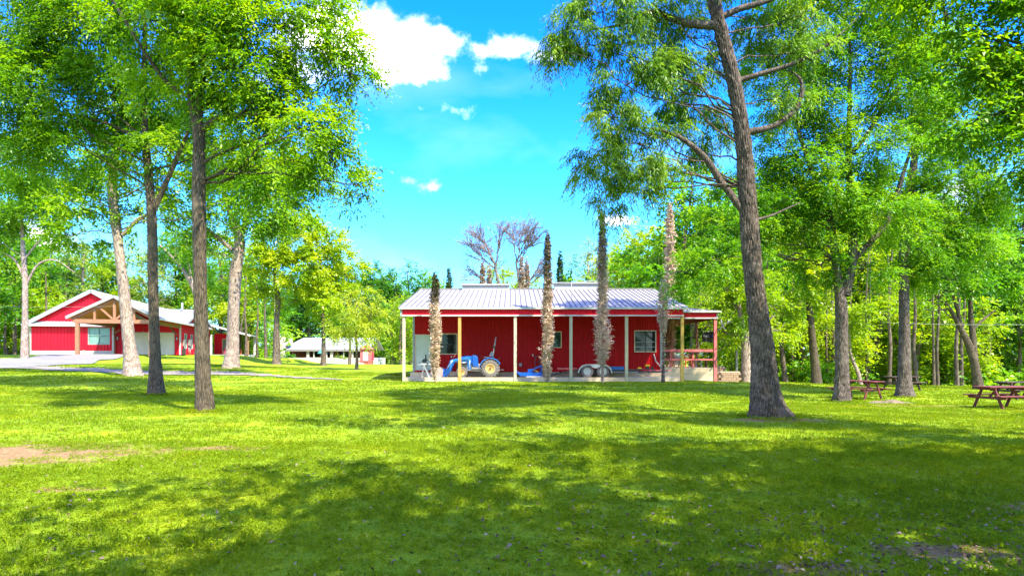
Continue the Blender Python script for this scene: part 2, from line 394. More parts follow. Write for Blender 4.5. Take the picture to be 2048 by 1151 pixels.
M['found'] = pm('tan_foundation', (.44, .36, .25), (.33, .27, .19), 1.8, .9, bump=.2, bscale=20)
M['block'] = pm('retaining_block', (.34, .23, .155), (.20, .135, .09), 9, .95, bump=.6, bscale=30)
M['deck'] = pm('deck_skirt', (.60, .47, .31), (.50, .38, .24), 2.0, .85, stretch=(.5, 3, 3))
M['glass'] = pm('window_glass', (.012, .02, .018), (.01, .014, .012), 3, .03, spec=.4)
M['glassgreen'] = pm('green_window_glass', (.16, .30, .26), (.10, .20, .18), 3, .05, spec=.9)
M['frame_cream'] = pm('cream_frame', (.60, .50, .34), (.5, .42, .28), 4, .6)
M['frame_dark'] = pm('dark_frame', (.03, .03, .03), None, 4, .5)
M['doorgrey'] = pm('pale_green_door', (.46, .52, .46), (.40, .46, .40), 2, .55)
M['door'] = pm('cream_door', (.68, .63, .52), (.62, .57, .47), 2, .55)
M['blue'] = pm('blue_paint', (.008, .085, .42), (.007, .07, .34), 4, .3)
M['bluelight'] = pm('faded_blue_paint', (.012, .15, .50), (.010, .12, .42), 4, .35)
M['tyre'] = pm('tyre_rubber', (.16, .145, .135), (.09, .08, .075), 9, .9, bump=.3)
M['tyredark'] = pm('clean_rubber', (.035, .033, .032), (.025, .024, .023), 9, .85)
M['rim'] = pm('cream_rim', (.66, .46, .16), (.55, .36, .11), 7, .5)
M['hub'] = pm('rusty_hub', (.22, .09, .03), (.15, .06, .02), 9, .7)
M['silver'] = pm('bare_aluminium', (.62, .62, .63), (.5, .5, .51), 6, .35, .6)
M['steel'] = pm('worn_steel', (.34, .33, .32), (.22, .2, .19), 6, .5, .4)
M['bucket'] = pm('worn_bucket', (.40, .36, .34), (.28, .19, .16), 4, .5, .2)
M['black'] = pm('black_iron', (.02, .02, .022), (.03, .03, .03), 6, .5)
M['pink'] = pm('faded_red_board', (.50, .13, .13), (.42, .09, .09), 3, .75, stretch=(.5, 3, 3))
M['orange'] = pm('orange_wood', (.50, .12, .02), (.38, .08, .015), 4, .7)
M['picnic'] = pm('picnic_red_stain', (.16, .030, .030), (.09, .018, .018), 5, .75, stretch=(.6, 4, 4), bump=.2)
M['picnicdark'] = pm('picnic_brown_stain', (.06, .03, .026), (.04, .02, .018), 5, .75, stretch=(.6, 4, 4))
M['yellow'] = pm('yellow_plastic', (.72, .48, .02), None, 6, .45)
M['tarp'] = pm('black_tarp', (.012, .012, .013), (.02, .02, .02), 3, .25, bump=.5, bscale=5)
M['drive'] = pm('driveway_concrete', (.19, .18, .18), (.155, .148, .148), .6, .9, bump=.1, coords='Object')
M['gravel'] = pm('gravel', (.24, .21, .18), (.14, .12, .09), 7, .95, bump=.6, bscale=30)
M['stone'] = pm('limestone', (.55, .50, .45), (.42, .38, .34), 1.5, .9, bump=.5, bscale=6)
M['stonewarm'] = pm('warm_limestone', (.58, .47, .38), (.42, .36, .30), 1.5, .9, bump=.5, bscale=6)
M['redwood'] = pm('red_brown_wood', (.34, .085, .045), (.24, .06, .03), 2, .7, stretch=(.4, 2, 4))
M['greencloth'] = pm('green_canvas', (.05, .32, .24), (.04, .26, .2), 3, .8)
M['redcloth'] = pm('red_canvas', (.50, .012, .05), (.4, .01, .04), 3, .8)
M['wire'] = pm('wire', (.22, .26, .2), None, 3, .6)
M['barkdark'] = bark_mat('dark_oak_bark', (.012, .010, .009), (.185, .15, .13), 3.4, 24.0, 1.0)
M['barkmid'] = bark_mat('elm_bark', (.024, .020, .014), (.14, .11, .078), 4.0, 26.0, .9)
M['barkpale'] = bark_mat('pale_bark', (.10, .075, .062), (.38, .30, .26), 3.0, 16.0, .8)
M['barkfar'] = bark_mat('wood_bark', (.045, .034, .026), (.15, .12, .09), 1.5, 8.0, .5)
M['barkbare'] = pm('bare_twigs', (.20, .155, .135), (.13, .10, .09), 3, .9)
M['leafL'] = leaf_mat('fresh_elm_leaf', (.045, .15, .005), (.125, .31, .007), (.27, .44, .010), .56)
M['leafR'] = leaf_mat('deep_elm_leaf', (.032, .14, .008), (.095, .28, .010), (.22, .40, .012), .56)
M['leafO'] = leaf_mat('oak_leaf', (.065, .18, .020), (.145, .31, .028), (.29, .43, .038), .55)
M['leafY'] = leaf_mat('yellow_green_leaf', (.11, .24, .006), (.23, .39, .008), (.37, .48, .012), .56)
M['leafS'] = leaf_mat('willow_leaf', (.17, .29, .02), (.33, .45, .03), (.48, .55, .05), .56)
M['leafG'] = leaf_mat('wood_leaf', (.04, .17, .010), (.11, .31, .014), (.25, .43, .018), .56, .5)
M['leafB'] = leaf_mat('bluish_leaf', (.025, .14, .022), (.065, .25, .034), (.15, .35, .045), .5, .3)
M['leafP'] = leaf_mat('pale_leaf', (.10, .20, .04), (.19, .31, .06), (.31, .40, .08), .5, .3)
M['dead'] = leaf_mat('dead_cypress_foliage', (.04, .055, .028), (.50, .40, .31), (.80, .68, .57), .25, .05, (1.1, .9, .7))
M['cypress'] = leaf_mat('live_cypress_foliage', (.018, .055, .016), (.04, .10, .028), (.09, .15, .04), .25, .1)
M['litter'] = leaf_mat('dead_leaf', (.07, .04, .025), (.18, .12, .085), (.32, .25, .20), .15, .0, (1, .8, .6))
# ------------------------------------------------------------------ trees
rng = np.random.default_rng(11)
def unit(v): return v / np.maximum(np.linalg.norm(v, axis=-1, keepdims=True), 1e-9)
def sphere(n, g): return unit(g.normal(size=(n, 3)))

def sprays(O, A, ln, nl, leaf, width, droop, g, tint0, hang=0.0):
    """leafy twigs: O,A (n,3) origins and directions, ln (n,), nl leaves each -> quads (n*nl,4,3), tint"""
    n = len(O)
    t = (np.arange(nl)[None, :] + g.random((n, nl))) / nl
    c = O[:, None, :] + A[:, None, :] * (t * ln[:, None])[..., None]
    c[..., 2] -= droop * (t**2) * ln[:, None]
    side = unit(np.cross(A, np.array([0, 0, 1.0]) + 0.15*g.normal(size=(n, 3))))
    sgn = np.where(np.arange(nl) % 2 == 0, 1.0, -1.0)[None, :, None]
    D = A[:, None, :]*0.6 + side[:, None, :]*sgn*0.8 + g.normal(size=(n, nl, 3))*0.38
    D[..., 2] -= hang
    D = unit(D)
    Nn = unit(np.array([0, 0, 1.0]) + g.normal(size=(n, nl, 3))*0.42)
    W = unit(np.cross(D, Nn)); s = (0.7 + 0.6*g.random((n, nl)))[..., None]
    l = leaf*s; w = width*s
    fold = np.cross(W, D) * (w*0.3)
    p0 = c; p2 = c + D*l; p2[..., 2] -= 0.12*l[..., 0]
    mid = c + D*l*0.45
    q = np.stack([p0, mid + W*w*0.5 + fold, p2, mid - W*w*0.5 + fold], axis=2)
    tint = np.clip(tint0[:, None] + g.normal(size=(n, nl))*0.08, 0, 1)
    return q.reshape(-1, 4, 3), tint.reshape(-1)

def blob_sprays(blobs, per_area, ln, nl, leaf, width, droop, g, hang=0.0, clump=0.36):
    """blobs: (center, (rx,ry,rz), density)"""
    Q, T = [], []
    for (c, r, dens) in blobs:
        r = np.array(r, float); c = np.array(c, float)
        area = 4*PI*((r[0]*r[1])**1.6/3 + (r[0]*r[2])**1.6/3 + (r[1]*r[2])**1.6/3)**(1/1.6)
        n = max(4, int(area*per_area*dens))
        k = max(7, int(n/26))
        cc = sphere(k, g) * (0.35 + 0.65*g.random((k, 1))**0.5)
        ci = g.integers(0, k, n)
        p = cc[ci] + g.normal(size=(n, 3))*clump*np.array([.40, .40, .24])
        d = unit(p + 1e-6)
        o = c + p*r
        a = unit(d*0.9 + g.normal(size=(n, 3))*0.65 + np.array([0, 0, -0.1-hang*.5]))
        t0 = 0.52 + 0.20*g.normal(size=k)[ci] + 0.10*g.normal(size=n)
        q, t = sprays(o, a, ln*(0.6+0.8*g.random(n)), nl, leaf, width, droop, g, t0, hang)
        Q.append(q); T.append(t)
    return np.concatenate(Q), np.concatenate(T)

def quads_mesh(name, Q, T):
    n = len(Q); return np_mesh(name, Q.reshape(-1, 3), np.arange(n*4).reshape(n, 4), T)

def catmull(pts, m):
    pts = np.array(pts, float); n = len(pts)
    pp = np.vstack([2*pts[0]-pts[1], pts, 2*pts[-1]-pts[-2]]); out = []
    for i in range(n-1):
        p0, p1, p2, p3 = pp[i:i+4]
        for t in np.linspace(0, 1, m, endpoint=False):
            out.append(0.5*((2*p1) + (-p0+p2)*t + (2*p0-5*p1+4*p2-p3)*t*t + (-p0+3*p1-3*p2+p3)*t**3))
    out.append(pts[-1]); return np.array(out)

def limb_mesh(name, path, rad, nseg=10, rough=0.04, flare=0.0, g=None, furrow=0.0, lobes=5):
    """tapered wooden limb with an uneven skin; flare widens the foot into root lobes"""
    path = np.array(path, float); rad = np.array(rad, float); n = len(path)
    d = np.gradient(path, axis=0); d = unit(d)
    up = np.array([1.0, 0, 0]) if abs(d[0][0]) < .8 else np.array([0, 1.0, 0])
    V = np.zeros((n, nseg, 3)); th = np.arange(nseg)*2*PI/nseg
    ph = g.random(6)*2*PI; h = np.concatenate([[0], np.cumsum(np.linalg.norm(np.diff(path, axis=0), axis=1))])
    for i in range(n):
        sx = unit(up - d[i]*np.dot(up, d[i])); sy = np.cross(d[i], sx); up = sx
        r = rad[i]*(1 + rough*(np.sin(2*th+ph[0]+h[i]*1.3) + np.sin(3*th+ph[1]-h[i]*2.1)*.7 + np.sin(5*th+ph[2]+h[i]*3.7)*.4))
        if furrow:
            w = np.sin(th*13 + ph[3] + 1.3*np.sin(h[i]*6+th*2) + .8*np.sin(h[i]*17+ph[4]+th*5)) * np.sin(th*9 - ph[5] + 1.7*np.sin(h[i]*8.3+th))
            r = r + furrow*np.sign(w)*np.abs(w)**.6 + g.normal(size=nseg)*furrow*.35
        if flare:
            f = math.exp(-h[i]/0.30); lob = .55 + .45*np.cos(lobes*th+ph[2]) + .25*np.cos(2*th+ph[1])
            r = r*(1 + flare*f*np.maximum(lob, 0.05) + .18*math.exp(-h[i]/.9))
        V[i] = path[i] + np.cos(th)[:, None]*sx*r[:, None] + np.sin(th)[:, None]*sy*r[:, None]
    F = []
    a = np.arange(nseg); b = (a+1) % nseg
    for i in range(n-1): F.append(np.stack([i*nseg+a, i*nseg+b, (i+1)*nseg+b, (i+1)*nseg+a], axis=1))
    return np_mesh(name, V.reshape(-1, 3), np.concatenate(F), None, True)

def twig_mesh(name, paths, r0, r1, nseg=3):
    """many thin limbs as one mesh; paths list of (k,3), r0/r1 lists"""
    VV, FF = [], []; base = 0
    for j, p in enumerate(paths):
        p = np.asarray(p); n = len(p); d = unit(np.gradient(p, axis=0))
        ref = np.array([0.3, 0.2, 0.93]); sx = unit(np.cross(d, ref)); sy = np.cross(d, sx)
        r = np.linspace(r0[j], r1[j], n)
        th = np.arange(nseg)*2*PI/nseg
        V = p[:, None, :] + (np.cos(th)[None, :, None]*sx[:, None, :] + np.sin(th)[None, :, None]*sy[:, None, :])*r[:, None, None]
        a = np.arange(nseg); b = (a+1) % nseg
        for i in range(n-1): FF.append(np.stack([base+i*nseg+a, base+i*nseg+b, base+(i+1)*nseg+b, base+(i+1)*nseg+a], axis=1))
        VV.append(V.reshape(-1, 3)); base += n*nseg
    return np_mesh(name, np.concatenate(VV), np.concatenate(FF), None, True)

def wander(a, b, g, n=8, amp=0.1, sag=0.0):
    a = np.array(a, float); b = np.array(b, float); L = np.linalg.norm(b-a)
    t = np.linspace(0, 1, n)[:, None]; p = a + (b-a)*t
    w = (g.normal(size=(n, 3))*amp*L*0.5); w = (w + np.roll(w, 1, 0))*.5; w[0] = 0; w[-1] = 0
    p = p + w*np.sin(t*PI)**.5; p[:, 2] += sag*L*np.sin(t[:, 0]*PI)
    return p

def make_tree(name, label, cat, d, trunk, blobs, leafmat, bark, leafp, limbs=(), group=None, nseg=14, flare=.6, furrow=0, tm=6, twigs=9, seed=1, autolimb=True, tw=.02, lobes=5, upper=(), arm=.042):
    """trunk: [(px,py,width_px)], blobs: [(px,py,rx,rz,ddepth,dens)] read off the photograph at depth d"""
    g = np.random.default_rng(seed)
    base = P(trunk[0][0], trunk[0][1], d); base[2] = g1(base[0], base[1]) - 0.06
    tp = [P(a, b, d+(c[3] if len(c) > 3 else 0)) for c in trunk for a, b in [(c[0], c[1])]]
    tp[0] = base.copy(); rr = [c[2]/FPX*d/2*.9 for c in trunk]
    root = empty(name, base, 0, label, cat, group)
    path = catmull(tp, tm) - base
    rad = np.interp(np.linspace(0, len(rr)-1, len(path)), np.arange(len(rr)), rr)
    if flare:   # more rings near the foot
        hh = np.linspace(0, 1, len(path)); q = np.linspace(0, 1, len(path)*2)**1.7
        path = np.stack([np.interp(q, hh, path[:, k]) for k in range(3)], 1); rad = np.interp(q, hh, rad)
    link('trunk', limb_mesh('trunk', path, rad, nseg, .035, flare, g, furrow, lobes), bark, root)
    for lb in limbs:
        lp = catmull([P(a[0], a[1], d+(a[3] if len(a) > 3 else 0)) for a in lb], 5) - base
        lr = np.interp(np.linspace(0, len(lb)-1, len(lp)), np.arange(len(lb)), [a[2]/FPX*d/2 for a in lb])
        lp[1:-1] += g.normal(size=(len(lp)-2, 3))*.02*lr.max()*8*.2
        link('limb', limb_mesh('limb', lp, lr, 9, .06, 0, g), bark, root)
    B = []
    for bl in blobs:
        px, py, rx, rz = bl[:4]; dd = bl[4] if len(bl) > 4 else 0; de = bl[5] if len(bl) > 5 else 1
        c = P(px, py, d+dd) - base; k = (d+dd)/FPX
        B.append((c, (rx*k, (rx+rz)*.5*k, rz*k), de))
    paths, r0, r1 = [], [], []
    H = path[-1][2]
    for (c, r, de) in B:
        if autolimb:
            hz = math.hypot(c[0], c[1]); za = np.clip(c[2] - hz*.45, H*.45, H*.97)
            i = int(np.argmin(abs(path[:, 2]-za))); a = path[i]
            w = wander(a, c, g, 9, .10, .04)
            link('branch', limb_mesh('branch', w, np.linspace(min(rad[i]*.35, arm), .010, 9), 6, .05, 0, g), bark, root)
        for _ in range(twigs):
            e = c + sphere(1, g)[0]*np.array(r)*(.65+.35*g.random()); s = c + (e-c)*.05*g.random() if True else c
            paths.append(wander(s, e, g, 6, .16)); r0.append(tw); r1.append(tw*.25)
    if paths: link('twigs', twig_mesh('twigs', paths, r0, r1), bark, root, kind='stuff')
    Q, T = blob_sprays(B, leafp['n'], leafp['ln'], leafp['nl'], leafp['leaf'], leafp['w'], leafp['droop'], g, leafp.get('hang', 0), leafp.get('clump', .36))
    if upper:
        U = []
        for bl in upper:
            px, py, rx, rz, dd = bl[:5]; c = P(px, py, d+dd) - base; k = (d+dd)/FPX; U.append((c, (rx*k, rx*k*.9, rz*k), bl[5] if len(bl) > 5 else 1))
        Q2, T2 = blob_sprays(U, 8, .9, 10, .21, .11, .35, g, .1, .4); Q = np.concatenate([Q, Q2]); T = np.concatenate([T, T2])
    link('crown', quads_mesh('crown', Q, T), leafmat, root)
    return root

def proto_tree(name, H, R0, blobs_n, leafmat, bark, seed, leaf=.26, per=2.6, shape='round', low=.25, trunk_w=.02):
    g = np.random.default_rng(seed)
    root = empty(name, (0, 0, 0))
    tp = [(0, 0, -.15), (g.normal()*.15, g.normal()*.15, H*.3), (g.normal()*.3, g.normal()*.3, H*.6), (g.normal()*.3, g.normal()*.3, H*.9)]
    path = catmull(tp, 5); rad = np.linspace(H*trunk_w, H*.004, len(path))
    link('trunk', limb_mesh('trunk', path, rad, 8, .05, .5, g), bark, root)
    B = []
    for i in range(blobs_n):
        z = low + (1-low)*((i+.5)/blobs_n)
        if shape == 'round': env = math.sin(min(1, (z-low)/(1-low)*.85+.18)*PI)**.55
        elif shape == 'slim': env = (1 - ((z-low)/(1-low))**1.8)*.8+.15
        else: env = .45 + .55*math.sin((z-low)/(1-low)*PI)
        a = g.random()*2*PI; rr = R0*env*(.35+.5*g.random())
        s = R0*(.30+.22*g.random())*(.6+.5*env)
        B.append((np.array([math.cos(a)*rr, math.sin(a)*rr, z*H-s*.4]), (s, s, s*.72), 1))
    paths, r0, r1 = [], [], []
    for (c, r, de) in B:
        i = int(np.argmin(abs(path[:, 2]-max(c[2]-math.hypot(c[0], c[1])*.6, H*.2))))
        paths.append(wander(path[i], c, g, 6, .12)); r0.append(rad[i]*.45); r1.append(.02)
        for _ in range(3): paths.append(wander(c, c+sphere(1, g)[0]*np.array(r), g, 4, .1)); r0.append(.03); r1.append(.01)
    link('branches', twig_mesh('branches', paths, r0, r1, 4), bark, root)
    Q, T = blob_sprays(B, per, 1.1, 9, leaf, leaf*.62, .25, g, 0, .45)
    link('crown', quads_mesh('crown', Q, T), leafmat, root)
    return root

def cypress(name, label, group, px, d, y_base, y_top, prof, mat, seed, tintf, bare_to=None, dens=1.0, leaf=.10, zoff=0.0, trunk_r=.05, bark=None, sides=()):
    """prof: [(t, halfwidth_px)] with t 0 at the foot and 1 at the tip"""
    g = np.random.default_rng(seed)
    b = P(px, y_base, d); b[2] = g1(b[0], b[1]) - .04
    top = P(px, y_top, d); H = top[2]-b[2]
    root = empty(name, b, 0, label, 'cypress', group)
    pth = catmull([(0, 0, 0), (g.normal()*.04, 0, H*.35), (g.normal()*.05, 0, H*.7), (0, 0, H*.97)], 6)
    link('trunk', limb_mesh('trunk', pth, np.linspace(trunk_r, .008, len(pth)), 7, .06, .3, g), bark or M['barkpale'], root)
    n = int(H*260*dens)
    t = g.random(n); t = t[t > 0.0]; n = len(t)
    hw = np.interp(t, [p[0] for p in prof], [p[1] for p in prof])*d/FPX
    keep = g.random(n) < np.clip(hw/0.22, .0, 1.3); t = t[keep]; hw = hw[keep]; n = len(t)
    a = g.random(n)*2*PI
    # ragged outline: clumps at discrete heights and bearings
    lump = .75 + .35*np.sin(t*H*5.5 + 2*np.sin(a*2+seed)) * np.sin(a*3 + t*H*3.1 + seed) + .12*g.normal(size=n)
    rr = hw*np.clip(lump, .2, 1.35)*(.45+.6*g.random(n)**.6)
    rr = rr*.95; O = np.stack([np.cos(a)*rr*.5, np.sin(a)*rr*.5, t*H], 1)
    A = unit(np.stack([np.cos(a)*.75, np.sin(a)*.75, .55+.35*g.normal(size=n)], 1))
    t0 = tintf(t) + .10*g.normal(size=n)
    q, tt = sprays(O, A, rr*.75+.05, 6, leaf, leaf*.42, .15, g, t0)
    link('foliage', quads_mesh('foliage', q, tt), mat, root)
    if sides:
        paths = []; r0 = []; r1 = []
        for (h, L) in sides:
            paths.append(wander((0, 0, h*H), (L, -.05, h*H+abs(L)*.8), g, 6, .1)); r0.append(.012); r1.append(.004)
            q, tt = sprays(np.array([(0, 0, h*H)]*8)+np.array([L, -.05, abs(L)*.8])*g.random((8, 1)), unit(np.array([[L, 0, abs(L)]]*8)+g.normal(size=(8, 3))*.3), np.full(8, .2), 6, leaf, leaf*.4, .1, g, np.full(8, .8))
            link('side_foliage', quads_mesh('side_foliage', q, tt), mat, root)
        link('side_branches', twig_mesh('side_branches', paths, r0, r1), M['barkpale'], root)
    return root
# ------------------------------------------------------------------ ground
def grid_mesh(name, xs, ys, dz=0.0):
    X, Y = np.meshgrid(xs, ys); Z = gz(X, Y) + dz
    nx, ny = len(xs), len(ys); V = np.stack([X, Y, Z], -1).reshape(-1, 3)
    i = np.arange((ny-1)*(nx-1)); r, c = i//(nx-1), i % (nx-1); a = r*nx+c
    return np_mesh(name, V, np.stack([a, a+1, a+nx+1, a+nx], 1), None, True)
s = np.linspace(-1, 1, 221); xs = np.sinh(s*4.2)/math.sinh(4.2)*420
t = np.linspace(0, 1, 340); ys = -60 + 0*t
ys = np.concatenate([np.linspace(-80, -2, 30, endpoint=False), np.linspace(-2, 100, 200, endpoint=False), 100+np.linspace(0, 1, 60)**2*700])
tag(link('ground', grid_mesh('ground', xs, ys), M['ground']), 'grassy lawn rising towards the red house on the left', None, None, 'structure')

def strip(name, left, right, mat, label, dz=.05, m=14, across=6, edge=0.0):
    """a paved sheet laid on the terrain between two edge lines (world x,y)"""
    l = catmull([(p[0], p[1], 0) for p in left], m); r = catmull([(p[0], p[1], 0) for p in right], m)
    k = len(l); V = []
    for j in range(across+1):
        f = j/across; V.append(l*(1-f)+r*f)
    V = np.stack(V, 1); wob = np.random.default_rng(3).normal(size=(k, 2))*edge; V[:, 0, 1] += wob[:, 0]; V[:, -1, 1] += wob[:, 1]; V[..., 2] = gz(V[..., 0], V[..., 1]) + dz
    a = np.arange((k-1)*across); i, j = a//across, a % across; q = i*(across+1)+j
    me = np_mesh(name, V.reshape(-1, 3), np.stack([q, q+1, q+across+2, q+across+1], 1), None, True)
    return tag(link(name, me, mat), label, None, None, 'structure')

# ------------------------------------------------------------------ grass
def grass_patch(g, n, hmin, hmax, w, size, weeds=0):
    x = (g.random(n)-.5)*size; y = (g.random(n)-.5)*size
    # tufts
    k = n//9; cx = (g.random(k)-.5)*size; cy = (g.random(k)-.5)*size; ci = g.integers(0, k, n); tu = g.random(n) < .6
    x = np.where(tu, cx[ci]+g.normal(size=n)*.018, x); y = np.where(tu, cy[ci]+g.normal(size=n)*.018, y)
    h = hmin + (hmax-hmin)*g.random(n)**1.6; a = g.random(n)*2*PI; lean = .25+.75*g.random(n)
    dx, dy = np.cos(a), np.sin(a); b = g.random(n)*2*PI; sx, sy = np.cos(b)*w/2, np.sin(b)*w/2
    z0 = np.full(n, -.01)
    V = np.stack([np.stack([x-sx, y-sy, z0], 1), np.stack([x+sx, y+sy, z0], 1),
                  np.stack([x+sx*.8+dx*h*lean*.35, y+sy*.8+dy*h*lean*.35, h*.6], 1), np.stack([x-sx*.8+dx*h*lean*.35, y-sy*.8+dy*h*lean*.35, h*.6], 1),
                  np.stack([x+dx*h*lean*.95, y+dy*h*lean*.95, h*(1-.28*lean)], 1)], 1)
    base = np.arange(n)[:, None]*5
    Fq = (base + np.array([[0, 1, 2, 3]])); Ft = base + np.array([[3, 2, 4]])
    tn = g.random(n)
    verts = V.reshape(-1, 3); tint = [tn]; tint_t = [tn]
    quads = [Fq]
    if weeds:
        O = np.stack([(g.random(weeds)-.5)*size, (g.random(weeds)-.5)*size, .01+.02*g.random(weeds)], 1)
        q, tt = sprays(O, unit(g.normal(size=(weeds, 3))+np.array([0, 0, .8])), np.full(weeds, .03), 5, .022, .014, .0, g, g.random(weeds)*.8)
        off = len(verts); verts = np.concatenate([verts, q.reshape(-1, 3)]); quads.append(off+np.arange(len(q)*4).reshape(-1, 4)); tint.append(tt)
    return verts, np.concatenate(quads), Ft, np.concatenate(tint), tn

def grass_field(name, variants, pts, label):
    """pts: (x,y,rot,scale,variant). one object: patches of blades laid on points by geometry nodes"""
    VV, polys, pid, tint = [], [], [], []; base = 0
    loops, starts, fpid, ft = [], [], [], []
    for vi, (v, q, tr, tq, tt) in enumerate(variants):
        VV.append(v); pid.append(np.full(len(v), vi+1))
        loops.append((q+base).ravel()); starts.append(np.full(len(q), 4)); ft.append(tq)
        loops.append((tr+base).ravel()); starts.append(np.full(len(tr), 3)); ft.append(tt)
        base += len(v)
    P_ = np.array(pts); n = len(P_)
    VV.append(np.stack([P_[:, 0], P_[:, 1], gz(P_[:, 0], P_[:, 1])], 1)); pid.append(np.zeros(n))
    V = np.concatenate(VV); me = bpy.data.meshes.new(name)
    me.vertices.add(len(V)); me.vertices.foreach_set('co', V.astype(np.float32).ravel())
    lo = np.concatenate(loops); sz = np.concatenate(starts)
    me.loops.add(len(lo)); me.loops.foreach_set('vertex_index', lo.astype(np.int32))
    me.polygons.add(len(sz)); me.polygons.foreach_set('loop_start', (np.cumsum(sz)-sz).astype(np.int32))
    me.update(calc_edges=True)
    def att(nm, ty, dom, val): a = me.attributes.new(nm, ty, dom); a.data.foreach_set('value', val)
    att('tint', 'FLOAT', 'FACE', np.concatenate(ft).astype(np.float32))
    att('pid', 'INT', 'POINT', np.concatenate(pid).astype(np.int32))
    pad = np.zeros(base)
    att('rot', 'FLOAT', 'POINT', np.concatenate([pad, P_[:, 2]]).astype(np.float32))
    att('scl', 'FLOAT', 'POINT', np.concatenate([pad, P_[:, 3]]).astype(np.float32))
    att('var', 'INT', 'POINT', np.concatenate([pad, P_[:, 4]]).astype(np.int32))
    o = link(name, me, M['blade']); tag(o, label, 'grass', None, 'stuff')
    ng = bpy.data.node_groups.new('lay_'+name, 'GeometryNodeTree')
    ng.interface.new_socket('Geometry', in_out='INPUT', socket_type='NodeSocketGeometry'); ng.interface.new_socket('Geometry', in_out='OUTPUT', socket_type='NodeSocketGeometry')
    N = ng.nodes; L = ng.links; gi = N.new('NodeGroupInput'); go = N.new('NodeGroupOutput')
    def attr(nm, ty):
        a = N.new('GeometryNodeInputNamedAttribute'); a.data_type = ty; a.inputs['Name'].default_value = nm; return a.outputs['Attribute']
    pidn = attr('pid', 'INT')
    def sel(k):
        c = N.new('FunctionNodeCompare'); c.data_type = 'INT'; c.operation = 'EQUAL'; L.new(pidn, c.inputs[2]); c.inputs[3].default_value = k
        sg = N.new('GeometryNodeSeparateGeometry'); sg.domain = 'POINT'; L.new(gi.outputs[0], sg.inputs[0]); L.new(c.outputs[0], sg.inputs['Selection']); return sg.outputs[0]
    pt = sel(0); g2i = N.new('GeometryNodeGeometryToInstance')
    for k in range(len(variants)): L.new(sel(k+1), g2i.inputs[0])
    # instances list -> one per variant
    iop = N.new('GeometryNodeInstanceOnPoints'); L.new(pt, iop.inputs['Points'])
    N.remove(g2i); jn = N.new('GeometryNodeJoinGeometry')
    for k in range(len(variants)):
        gg = N.new('GeometryNodeGeometryToInstance'); L.new(sel(k+1), gg.inputs[0]); L.new(gg.outputs[0], jn.inputs[0])
    L.new(jn.outputs[0], iop.inputs['Instance']); iop.inputs['Pick Instance'].default_value = True
    L.new(attr('var', 'INT'), iop.inputs['Instance Index'])
    cx = N.new('ShaderNodeCombineXYZ'); L.new(attr('rot', 'FLOAT'), cx.inputs[2])
    e2r = N.new('FunctionNodeEulerToRotation'); L.new(cx.outputs[0], e2r.inputs[0]); L.new(e2r.outputs[0], iop.inputs['Rotation'])
    cs = N.new('ShaderNodeCombineXYZ'); cs.inputs[0].default_value = 1; cs.inputs[1].default_value = 1; L.new(attr('scl', 'FLOAT'), cs.inputs[2]); L.new(cs.outputs[0], iop.inputs['Scale'])
    L.new(iop.outputs[0], go.inputs[0])
    md = o.modifiers.new('lay', 'NODES'); md.node_group = ng
    return o

gg = np.random.default_rng(5)
def field_points(y0, y1, step, jit, xr, smin, smax, skip=None):
    pts = []
    y = y0
    while y < y1:
        w = y*xr + 1.5; x = -w
        while x < w:
            X = x+(gg.random()-.5)*jit; Y = y+(gg.random()-.5)*jit
            if skip is None or not skip(X, Y): pts.append((X, Y, gg.random()*2*PI, smin+(smax-smin)*gg.random(), gg.integers(0, 3)))
            x += step
        y += step
    P_ = np.array(pts); b = bare_np(P_[:, 0], P_[:, 1])
    P_ = P_[(b < .25) | (gg.random(len(P_)) < np.where(P_[:, 1] < 7.3, .75, .3))]
    b = bare_np(P_[:, 0], P_[:, 1]); P_[:, 3] *= 1-.45*(b > -.1)
    # taller and shorter areas of lawn
    P_[:, 3] *= 1 + .35*np.sin(P_[:, 0]*1.1+np.sin(P_[:, 1]*.9)*1.3)*np.sin(P_[:, 1]*1.4+1)
    return P_
near = [grass_patch(gg, 620, .018, .055, .0042, .56, 60) for _ in range(3)]
mid = [grass_patch(gg, 620, .022, .062, .010, 1.1, 0) for _ in range(3)]
far_ = [grass_patch(gg, 520, .02, .055, .024, 2.4, 0) for _ in range(3)]
in_barn = lambda x, y: (-6.3 < x < 11.6 and 34.4 < y < 52)
grass_field('grass', near, field_points(3.6, 11.0, .42, .2, .86, .8, 1.15), 'short green lawn grass nearest the camera')
grass_field('grass', mid, field_points(11.0, 24.0, .8, .6, .86, .85, 1.2), 'lawn grass around the feet of the big trees')
def hs(x, y):
    if in_barn(x, y): return True
    if y > 30 and x < -9 and abs(y-path_y(x)) < 1.3: return True
    return False
def path_y(x): return np.interp(x, [-32, -26, -21, -17, -13, -9], [41, 38.6, 35.6, 35, 35, 35.4])
grass_field('grass', far_, field_points(24.0, 47.0, 1.55, 1.4, .83, .9, 1.3, hs), 'far lawn grass reaching to the barn and the woods')

# dead leaves lying in the grass
g = np.random.default_rng(21); n = 3000
X = np.concatenate([g.random(700)*12-6, g.normal(size=2000)*2.0+3.6, g.random(300)*30-15]); Y = np.concatenate([3.8+g.random(700)**1.3*6, 3.9+np.abs(g.normal(size=2000))*1.4, 6+g.random(300)*12])
O = np.stack([X, Y, gz(X, Y)+.012+.03*g.random(n)], 1)
q, tt = sprays(O, unit(np.stack([g.normal(size=n), g.normal(size=n), g.normal(size=n)*.15], 1)), np.full(n, .01), 1, .045, .022, 0, g, g.random(n))
tag(link('fallen_leaves', quads_mesh('fallen_leaves', q, tt), M['litter']), 'dry brown leaves scattered through the lawn near the camera', 'leaf litter', None, 'stuff')

